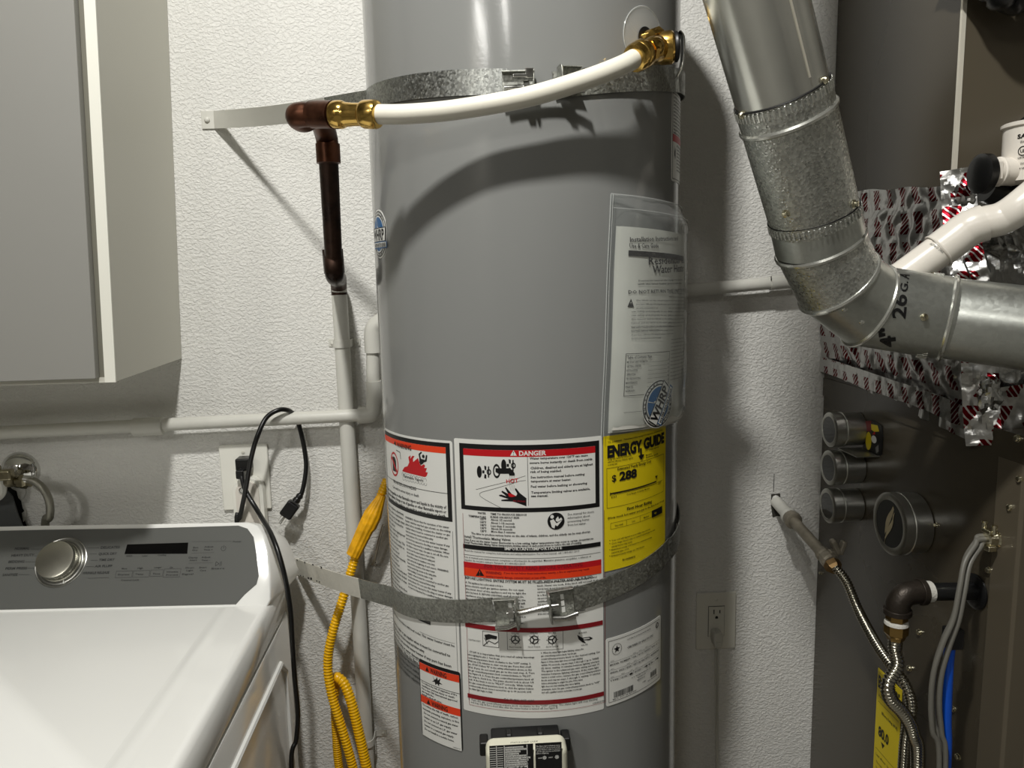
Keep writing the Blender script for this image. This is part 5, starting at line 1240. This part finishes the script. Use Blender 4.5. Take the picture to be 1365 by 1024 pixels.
def gore(a_, b_, ta, tb, r_=RD+.0018, mat=DUCT3):
    """straight gore cut on mitre planes with normals ta, tb"""
    d = (b_-a_).normalized(); e_ = (V((0,0,1))-d*d.z).normalized(); g_ = d.cross(e_); rs = []
    for c_, n_ in ((a_, ta), (b_, tb)):
        rr = []
        for j in range(56):
            v_ = e_*(r_*cos(2*pi*j/56))+g_*(r_*sin(2*pi*j/56)); t_ = -v_.dot(n_)/d.dot(n_); rr.append(c_+v_+d*t_)
        rs.append(rr)
    obj('elbow_gore', MB().rings(rs, False), mat, vd); return rs
dirs = [(E0-D2[-1]).normalized(), (E1-E0).normalized(), (E2-E1).normalized(), (E3-E2).normalized(), (E4-E3).normalized()]
nb = [(dirs[i]+dirs[i+1]).normalized() for i in range(4)]
BEAD = DUCT1
def bead(ring_, r_=.0036):
    cen = sum(ring_, V((0,0,0)))/len(ring_); obj('bead', MB().tube([q+(q-cen).normalized()*-.0010 for q in ring_], r_, 8, closed=True), BEAD, vd)
g1 = gore(E0, E1, nb[0], nb[1], mat=DUCT2); bead(g1[0]); g2 = gore(E1, E2, nb[1], nb[2]); bead(g1[1]); g3 = gore(E2, E3, nb[2], nb[3]); bead(g2[1])
g4 = gore(E3, E4, nb[3], dirs[4]);
last = (E5-E4).normalized()
obj('pipe_section', MB().tube([E4-last*.010, E5, E5+last*.25, E5+last*.55+V((0,.05,0)), V((2.30, .83, E5.z-.02))], RD+.0004, 56), DUCT3, vd)
def circ(c_, d, r_, n=56):
    d = d.normalized(); e_ = (V((0,0,1))-d*d.z).normalized(); g_ = d.cross(e_); return [c_+e_*(r_*cos(2*pi*j/n))+g_*(r_*sin(2*pi*j/n)) for j in range(n)]
bead(circ(D1[-1]-up_*.020, up_, RD+.0012)); bead(circ(E4+last*.006, last, RD+.0026), .0034)
def crimps(c_, d, r_, n=56, L=.010, w_=.0026, mat=DUCT1):
    m_ = MB(); d = d.normalized(); e_ = (V((0,0,1))-d*d.z).normalized(); g_ = d.cross(e_)
    for j in range(n):
        q = 2*pi*j/n; o_ = e_*cos(q)+g_*sin(q); m_.box(c_+o_*r_, L, w_, .0022, (d, d.cross(o_), o_))
    o = obj('crimp', m_, mat, vd, bevel=.0007); o['kind'] = 'stuff'
crimps(D1[-1]+up_*.002, up_, RD+.0013); crimps(D2[-1]+(D1[-1]-D2[-1]).normalized()*.010, dirs[0], RD+.0024, mat=DUCT2); crimps(E4-last*.014, last, RD+.0034, 52, .012, .0028)
gap = circ(D1[-1]+up_*.009, up_, RD+.0006); obj('joint_gap', MB().tube(gap, .0010, 6, closed=True), BLACK, vd)
gap = circ(D2[-1]+(D1[-1]-D2[-1]).normalized()*.018, dirs[0], RD+.0016); obj('joint_gap', MB().tube(gap, .0010, 6, closed=True), BLACK, vd)
# lengthwise seam of the upper section, two screws per joint
sa, sb = at(1047, 0, .782), at(1080, 104, .805)
class _D: pass
SC = Cyl(D1[-1], up_*-1, RD, V((0,-1,0)))
q0, q1 = SC.pix(1080, 103), SC.pix(1043, -30)
obj('seam', MB().tube([SC.pt(q0[0], q0[1], 0), SC.pt(q0[0], q1[1]-.2, 0)], .0011, 8), EDGE, vd)
for px, py in ((985, 153), (1101, 107)):
    q = SC.pix(min(px, 1098) if px > 1000 else 990, py); s_ = SC.pt(q[0], q[1], 0); cc_ = SC.c+SC.a*q[1]; nr = (s_-cc_).normalized()
    obj('screw', MB().lathe(s_-nr*.001, nr, [(.0042,0),(.0042,.003),(.003,.0055),(.001,.006)], 12), SCREW, vd)
S2 = Cyl(D2[-1], (D2[-1]-D1[-1]), RD+.0012, V((0,-1,0)))
for px, py in ((1048, 284), (1146, 272)):
    q = S2.pix(px if px < 1100 else 1138, py); s_ = S2.pt(q[0], q[1], 0); cc_ = S2.c+S2.a*q[1]; nr = (s_-cc_).normalized()
    obj('screw', MB().lathe(s_-nr*.001, nr, [(.0052,0),(.0050,.002),(.0034,.0032),(.0034,.006),(.001,.0065)], 12), SCREW, vd)
S4 = Cyl(E3, E4-E3, RD+.0018, V((0,-1,0)))
for S_, px, py in ((S4, 1232, 423),):
    q = S_.pix(px, py); s_ = S_.pt(q[0], q[1], 0); nr = (s_-(S_.c+S_.a*q[1])).normalized(); obj('screw', MB().lathe(s_-nr*.001, nr, [(.0048,0),(.0046,.002),(.0032,.003),(.0032,.005),(.001,.0055)], 12), SCREW, vd)
S3 = Cyl(E1, E2-E1, RD+.0018, V((0,-1,0)))
for px, py in ((1126, 413), (1149, 430)):
    q = S3.pix(px, py); s_ = S3.pt(q[0], q[1], 0); nr = (s_-(S3.c+S3.a*q[1])).normalized(); obj('rivet', MB().lathe(s_-nr*.001, nr, [(.0034,0),(.0034,.0015),(.002,.0026)], 12), DUCT1, vd)
p = Print(S4); p.base = .0004
p.ptd('4"', 1194, 462, 1191, 434, .0165, BLACK, .03); p.ptd('26', 1206, 425, 1208, 393, .0150, BLACK, .02); p.ptd('G.', 1209, 390, 1210, 376, .0085, BLACK, .02); p.ptd('A', 1211, 373, 1212, 367, .0110, BLACK, .02)
p.done('marker_writing', vd)

# ================================================================== white drain fittings
dp = thing('white_drain_pipe', at(1250, 340, 1.0), 'white plastic drain pipe bending up to the right in front of the foil', 'pipe')
R2 = .0205
W0, W1, W2 = at(1170, 395, 1.00), at(1200, 372, .995), at(1252, 334, .985)
obj('coupling', MB().tube([W1, W2], R2+.0015, 28), PVC, dp); obj('pipe', MB().tube([W0+V((-.01,.03,-.02)), W0, W1], R2-.0005, 28), PVC, dp)
W3, W4, W5, W6 = at(1285, 309, .975), at(1312, 297, .965), at(1338, 290, .955), at(1372, 266, .94)
obj('elbow', MB().tube(spline([W2, at(1268, 322, .98), W3, at(1297, 302, .97), W4], 6), R2+.0035, 28), PVC, dp)
obj('long_bend', MB().tube(spline([W3.lerp(W4, .4), W4, W5, W6, W6+V((.07,.0,.06)), W6+V((.13,.06,.11)), W6+V((.15,.19,.13))], 8), R2+.0010, 28), PVC, dp)
obj('joint_rim', MB().tube(circ(W2-(W2-W1).normalized()*.001, W2-W1, R2+.0032, 40), .0016, 8, closed=True), PVC, dp)
CSf = Cyl(W1, W2-W1, R2+.0015, V((0,-1,.2))); p = Print(CSf); p.base = .0003
p.ptd('DRAIN FITTING', 1243, 322, 1262, 336, .0042, GREYINK, .02); p.ptd('ASTM D 2466', 1239, 326, 1256, 338, .0030, GREYINK, .01); p.done('pipe_marking', dp)
obj('small_nub', MB().box(at(1246, 366, .93), .008, .006, .006), NICKEL, vd, bevel=.001)

fl = thing('float_switch', at(1358, 200, 1.0), 'white plastic switch housing with a side fitting at the right picture edge', 'switch')
fx0 = at(1344, 210, 1.0).x; fz0, fz1 = at(1360, 246, 1.0).z, at(1360, 170, 1.0).z; fc = fx0+.042
obj('housing', MB().lathe((fc, 1.0, fz0), (0,0,1), [(.010,-.004),(.036,0),(.042,.004),(.0425,fz1-fz0-.004),(.0425,fz1-fz0)], 40), PVC, fl)
obj('cap', MB().lathe((fc, 1.0, fz1), (0,0,1), [(.044,0),(.0455,.001),(.0455,.005),(.043,.0065),(.02,.007)], 40), PVC, fl)
obj('cap_knob', MB().lathe((fc-.014, 1.0, fz1+.006), (0,0,1), [(.014,0),(.014,.004),(.009,.008)], 20), RUBBER, fl)
sfz = at(1330, 229, 1.0).z
obj('side_fitting', MB().lathe((fc-.036, 1.0, sfz), (-1,0,0), [(.0185,0),(.0185,.016),(.0195,.017),(.0195,.019),(.0182,.020),(.0182,.032)], 28), PVC, fl)
obj('hex_collar', MB().lathe((fc-.060, 1.0, sfz), (-1,-.03,0), [(.0190,0),(.0215,.002),(.0215,.013),(.0195,.0155)], 6), PVC, fl, smooth=False)
obj('rubber_boot', MB().lathe((fc-.066, 1.004, sfz-.002), (-1,0,0), [(.0215,0),(.0265,.002),(.0265,.012),(.020,.016)], 32), RUBBER, fl)
o = obj('hose_elbow', MB().tube(spline([V((fc-.055, 1.02, sfz-.022)), V((fc-.035, 1.02, sfz-.030)), V((fc-.010, 1.02, sfz-.032)), V((fc+.06, 1.03, sfz-.034))], 6), .0165, 20), RUBBER, fl)
obj('drain_nut', MB().lathe((fc-.018, 1.0, fz0-.020), (0,0,1), [(.013,0),(.013,.020)], 6), NICKEL, fl, smooth=False)
CF = Cyl((fc, 1.0, 0), (0,0,1), .0425, (0,-1,0)); p = Print(CF); p.base = .0003
a = CF.pix(1356.5, 185); p.text('SAFE', a, (a[0]+.020, a[1]), .0052, BLACK, .03); p.text('GUARD SWITCH', (a[0]+.004, a[1]-.006), (a[0]+.026, a[1]-.006), .0028, INK, .01)
c = (a[0]+.008, a[1]-.0165); p.ell(c, .0062, .0062, BLACK, 1, 24, .82); p.text('UL', (c[0]-.003, c[1]-.002), (c[0]+.003, c[1]-.002), .0042, BLACK, .02); p.text('LISTED', (c[0]-.0055, c[1]-.0095), (c[0]+.0055, c[1]-.0095), .0022, BLACK, .02)
p.text('OUTPUT 5A', (a[0]+.006, a[1]-.034), (a[0]+.022, a[1]-.034), .0026, INK, .01); p.text('24 VAC ONLY', (a[0]+.004, a[1]-.040), (a[0]+.022, a[1]-.040), .0026, INK, .01); p.done('printed_text', fl)
# black insulated line bundle at the top right corner
bl = thing('insulated_line', at(1350, 5, 1.07), 'black insulated line bundle in the top right corner', 'insulation')
b0 = at(1340, -6, 1.06)
obj('foam_tube', MB().tube(spline([b0+V((-.05,.07,.08)), b0+V((-.018,.0,.020)), b0+V((.004,-.006,0)), b0+V((.03,-.004,.006)), b0+V((.1,.065,.03))], 8), [.026-.002*sin(i*1.3) for i in range(33)], 20), RUBBER, bl)
obj('foam_tube', MB().tube(spline([b0+V((.005,-.02,.05)), b0+V((.012,-.02,.012)), b0+V((.05,-.018,.014)), b0+V((.12,.07,.06))], 8), .020, 20), RUBBER, bl)

# ================================================================== magnetic tins
def tin(px, py, Y, zc, R, L, label, group=None, wind=TING):
    base = V((FX-.0006, Y, zc)); t = thing('storage_tin', base, label, 'tin', group); d = V((-1,0,0))
    obj('body', MB().lathe(base, d, [(R-.002,0),(R-.0005,.001),(R-.0005,L*.60)], 44), TIN, t)
    obj('lid', MB().lathe(base+d*(L*.58), d, [(R+.0002,0),(R+.0014,.0008),(R+.0014,.0030),(R+.0004,.0042),(R+.0004,.0052),(R+.0014,.0064),(R+.0014,L*.40),(R-.0010,L*.43),(R*.80,L*.43),(R*.78,L*.415)], 44), TIN, t)
    obj('window', MB().lathe(base+d*(L*.985), d, [(R*.79,0),(R*.79,.0008)], 44), wind, t)
    return base, d
TG = 'small round tins on the furnace'
tin(0,0,1.350,1.2740,.0315,.058,'top small round tin stuck to the furnace, beside a colourful magnet', TG)
tin(0,0,1.347,1.2010,.0315,.058,'middle tin of the three small round tins on the furnace', TG)
tin(0,0,1.346,1.1270,.0315,.058,'lowest of the three small round tins on the furnace', TG)
bb, d = tin(0,0,1.155,1.1560,.0500,.046,'large round tin with a clear window on the furnace side')
ct = thing('tin_contents', bb, 'crumpled cream paper inside the large tin', 'paper')
bt = MB(); rs = []
for i in range(7):
    k = i/6; rs.append([bb+d*.0458+V((0, .022*(k-.5)+.010*cos(q)*sin(pi*max(.1,k)), .006*sin(q*2)+.022-.05*k+.008*sin(q))) for q in [2*pi*j/10 for j in range(10)]])
for r_ in rs:
    for j in range(len(r_)): r_[j] = r_[j] + V((-.0006*(j % 3), 0, 0))
obj('paper', bt.rings(rs), M('cream_paper', (196, 184, 150), .6), ct, smooth=True)
mg = thing('fridge_magnet', V((FX, 1.293, 1.245)), 'small black, red and yellow printed magnet behind the top small tin', 'magnet')
MP = Plane((FX-.0018, 1.293, 1.272), (0,-1,0), (0,0,1))
def mpt(u, v, h): return MP.pt(u, v, h)
obj('plate', MB().prism([mpt(u, v, -.0014) for u, v in [(-.038,.020),(-.010,.028),(.022,.024),(.027,.005),(.026,-.028),(.015,-.033),(-.038,-.030)]], MP.N*.0018), BLACK, mg, smooth=False)
p = Print(MP); p.base = .0005
p.poly([(-.036,.020),(-.012,.026),(-.012,.006),(-.036,.002)], DRED, 1); p.poly([(-.012,.020),(.010,.022),(.016,.012),(.000,.008),(-.010,.010)], YEL, 2); p.ell((-.018,-.013), .010, .017, YEL, 2, 20)
p.ell((.000,-.006), .009, .007, LABW, 2, 16); p.poly([(.006,-.020),(.016,-.012),(.018,-.024),(.010,-.030)], GREYINK, 2); p.poly([(-.006,.002),(.004,.004),(.002,.010)], RED, 3)
p.done('print', mg)
obj('magnet_edge', MB().box(V((FX-.02, 1.31, 1.2385)), .045, .07, .0016), TIN, mg)

# ================================================================== gas lines
gl = thing('gas_stub', at(1036, 672, WY), 'grey gas pipe coming out of the wall with a small shutoff valve', 'gas pipe')
g0 = at(1035, 669, WY-.001); gv_ = at(1103, 745, 1.275)
gd_ = (gv_-g0).normalized(); gq = g0+gd_*.068
obj('wall_pipe', MB().tube([g0+gd_*-.0, gq], .0125, 20), PAINT, gl)
obj('coupling', MB().lathe(g0+gd_*.058, gd_, [(.0130,0),(.0158,.002),(.0166,.006),(.0158,.012),(.0162,.016),(.0178,.020),(.0172,.028),(.0135,.030)], 16), GASP, gl)
obj('coupling_paint', MB().lathe(g0+gd_*.056, gd_, [(.0132,0),(.0162,.0015),(.0172,.005),(.0168,.011),(.0150,.0145)], 16), PAINT, gl)
obj('nipple', MB().tube([g0+gd_*.085, gv_-gd_*.012], .0108, 18), GASP, gl)
obj('valve_body', MB().lathe(gv_-gd_*.022, gd_, [(.0112,0),(.0140,.001),(.0145,.010),(.0125,.014),(.0150,.020),(.0155,.032),(.0130,.036)], 12), GASP, gl, sharp=25)
obj('valve_handle', MB().box(gv_+V((.012,-.004,.024)), .010, .014, .030, (V((.9,0,.45)).normalized(), V((0,1,0)), V((-.45,0,.9)).normalized())).box(gv_+V((.024,-.004,.022)), .009, .014, .026, (V((.9,0,-.3)).normalized(), V((0,1,0)), V((.3,0,.9)).normalized())).box(gv_+V((.010,0,.010)), .016, .014, .014), GASP, gl, bevel=.003)
obj('flare_nut', MB().lathe(gv_+gd_*.012, (gd_+V((.1,0,-.35))).normalized(), [(.0125,0),(.0150,.002),(.0150,.012),(.0110,.018)], 6), M('worn_brass', (160, 130, 88), .35, .8), gl, smooth=False)
hb = obj('plaster_hole', MB().prism([at(x, y, WY-.0008) for x, y in [(1028,659),(1040,658),(1041,672),(1050,675),(1054,679),(1048,690),(1036,688),(1030,690),(1028,676)]], V((0,.0007,0))), M('dark_wall_cavity_right', (58, 56, 50), .9), WALLB, smooth=False)
hb = obj('plaster_lump', MB().lathe(at(1034, 665, WY-.001), (0,-1,0), [(.008,0),(.007,.003),(.003,.005)], 9), WALLP, WALLB)
obj('scratch', MB().tube([at(1032, 632, WY), at(1031, 656, WY)], .0007, 6), INK, WALLB)
f1 = thing('stainless_gas_hose', gv_, 'thin corrugated steel gas hose running down from the wall valve', 'gas hose')
st0 = gv_+gd_*.026
FP1 = [st0, at(1128, 775, 1.235), at(1145, 815, 1.20), at(1168, 858, 1.14), at(1190, 890, 1.09), at(1208, 915, 1.06), at(1215, 945, 1.05), at(1208, 980, 1.05), at(1204, 1030, 1.05)]
obj('hose', corrugated(FP1+[V((FP1[-1].x, 1.05, .5))], .0080, .0011, .0048, 14), FLEX, f1, sharp=180)
bpz = atX(1300, 789, .70); bY = 1.0; hole = V((FX, 1.003, 1.103))
ip = thing('gas_inlet_pipe', hole, 'black iron gas pipe and elbow entering the furnace side', 'gas pipe')
el = V((.622, 1.003, 1.106))
obj('nipple', MB().tube([hole+V((.01,0,0)), el+V((.020,0,0))], .0128, 20), BPIPE, ip)
obj('tape_wrap', MB().lathe(el+V((.036,0,0)), (-1,0,0), [(.0132,0),(.0152,.001),(.0158,.008),(.0165,.013),(.0150,.015)], 18), TAPE, ip)
obj('grommet', MB().lathe(hole+V((-.0005,0,0)), (-1,0,0), [(.026,0),(.026,.002),(.022,.004),(.014,.004)], 32), BPIPE, ip)
obj('elbow', MB().tube(spline([el+V((.024,0,0)), el+V((.012,0,0)), el+V((-.004,0,-.003)), el+V((-.013,0,-.014)), el+V((-.014,0,-.024)), el+V((-.014,0,-.032))], 6), .0168, 24), IRON, ip)
obj('elbow_band', MB().tube([el+V((.0245,0,0)), el+V((.016,0,0))], .0192, 24).tube([el+V((-.014,0,-.032)), el+V((-.014,0,-.024))], .0196, 24), IRON, ip, bevel=.001)
bf = el+V((-.0145,0,-.032))
obj('brass_fitting', MB().lathe(bf, (0,0,-1), [(.0120,0),(.0145,.001),(.0150,.009),(.0120,.011),(.0120,.014),(.0165,.016),(.0165,.030),(.0135,.034),(.0115,.040)], 6), M('brass_dull', (150, 122, 70), .3, .9), ip, smooth=False)
obj('tape_wrap', MB().lathe(bf+V((0,0,-.0105)), (0,0,-1), [(.0125,0),(.0162,.001),(.0168,.005),(.0130,.007)], 20), TAPE, ip)
f2 = thing('stainless_gas_hose', bf+V((0,0,-.04)), 'thick corrugated steel gas hose hanging from the black iron elbow', 'gas hose')
b2 = bf+V((0,0,-.038)); f_ = b2.y
FP2 = [b2, b2+V((.0,0,-.020)), at(1196, 888, .99), at(1184, 912, .98), at(1187, 932, .98), at(1205, 952, .985), at(1217, 978, .99), at(1223, 1030, 1.0)]
obj('hose', corrugated(FP2+[V((FP2[-1].x, 1.0, .5))], .0090, .0012, .0048, 14), FLEX, f2, sharp=180)
# blue line with black fitting
bt_ = thing('blue_tube', at(1262, 900, .95), 'bright blue tube hanging from a black fitting on the furnace side', 'tube')
bz = at(1266, 864, .96); 
obj('tube', MB().tube(spline([bz+V((.003,.0,.01)), bz, at(1263, 900, .957), at(1261, 960, .957), at(1260, 1030, .957), V((at(1260,1030,.957).x, .957, .5))], 5), .0074, 16), BLUEP, bt_)
obj('fitting', MB().box(at(1270, 850, .96), .023, .020, .030), BPIPE, bt_, bevel=.003)
obj('upper_tube', MB().tube(spline([at(1271, 838, .965), at(1276, 818, .975), at(1279, 800, 1.0), at(1278, 790, 1.03), V((FX, 1.045, 1.085))], 5), .0058, 14), BPIPE, bt_)
# grey cables and their connector
gc = thing('grey_cable', at(1322, 716, .97), 'two grey cables arching out of the furnace side and hanging down', 'cable')
cq = atX(1328, 718, FX)
for k_, off in enumerate(((0,0,0),(.005,.006,.003),(.009,.002,-.004))):
    o_ = V(off); pts_ = [cq+V((.0,0,0))+o_*.5, cq+V((-.026,0,-.001))+o_, at(1300, 727, .965)+o_, at(1286, 750, .955)+o_, at(1279, 785, .945)+o_, at(1271, 825, .94)+o_, at(1257, 858, .94)+o_*1.3, at(1245, 895, .94)+o_*1.5, at(1241, 935, .94)+o_*1.6, at(1243, 975, .94)+o_*1.8, at(1252, 1030, .94)+o_*1.2]
    obj('cable', MB().tube(spline(pts_+[V((pts_[-1].x+.01, .95, .5))], 6), .0036, 12), WIRE, gc)
obj('connector_body', MB().lathe(cq, (-1,0,0), [(.0135,0),(.0140,.002),(.0115,.004),(.0105,.014),(.0085,.016)], 20), SCREW, gc)
obj('connector_clamp', MB().box(cq+V((-.011,0,.011)), .012, .018, .006).box(cq+V((-.011,0,-.012)), .012, .020, .008), SCREW, gc, bevel=.0015)
for s_ in (1, -1): obj('clamp_screw', MB().lathe(cq+V((-.011,.010*s_,.010)), (0,0,1), [(.003,0),(.003,.010),(.0045,.0105),(.004,.013)], 10), SCREW, gc)
# yellow rating label on the furnace side
FPn = Plane((FX-.0003, 1.243, .84), (0,-1,0), (0,0,1))
yl = MB(); y0, y1 = atX(1171, 892, FX).y, atX(1202.5, 926, FX).y; zt2 = .849
yl.box2((FX-.0008, y1, zt2-.24), (FX-.0001, y0, zt2)); yo = obj('energy_label', yl, YEL, fn_); yo['label'] = 'yellow energy label on the furnace side'
FPn = Plane((FX-.0009, y0, zt2), (0,-1,0), (0,0,1)); p = Print(FPn); p.base = .0001
wl = y0-y1; p.text('ENERGYGUIDE', (.004,-.034), (wl-.004,-.034), .022, K, .05); p.text('U.S. Government', (.004,-.008), (.04,-.008), .0035, K, .01)
p.line([(.006,-.062),(wl-.004,-.062)], .0007, K); p.line([(.006,-.155),(wl-.004,-.155)], .0007, K); p.text('Furnace Natural Gas', (.008,-.052), (.060,-.052), .0045, K, .01); p.text('Efficiency Rating (AFUE)', (.020,-.080), (wl-.006,-.080), .0055, K, .02)
p.text('80.0', (.012,-.125), (.046,-.125), .018, K, .045); p.poly([(.022,-.133),(.034,-.133),(.028,-.143)], K); p.text('Least efficient', (.008,-.168), (.04,-.168), .0042, K, .01); p.text('Range of similar models', (.045,-.168), (wl-.004,-.168), .0042, K, .01)
for i in range(5): p.text(('This model meets federal standards','for energy efficiency of furnaces','For energy cost info visit','the federal trade commission','Cost depends on your usage')[i], (.010,-.182-i*.011), (wl-.008,-.182-i*.011), .0042, K, .01)
p.done('printing', yo)
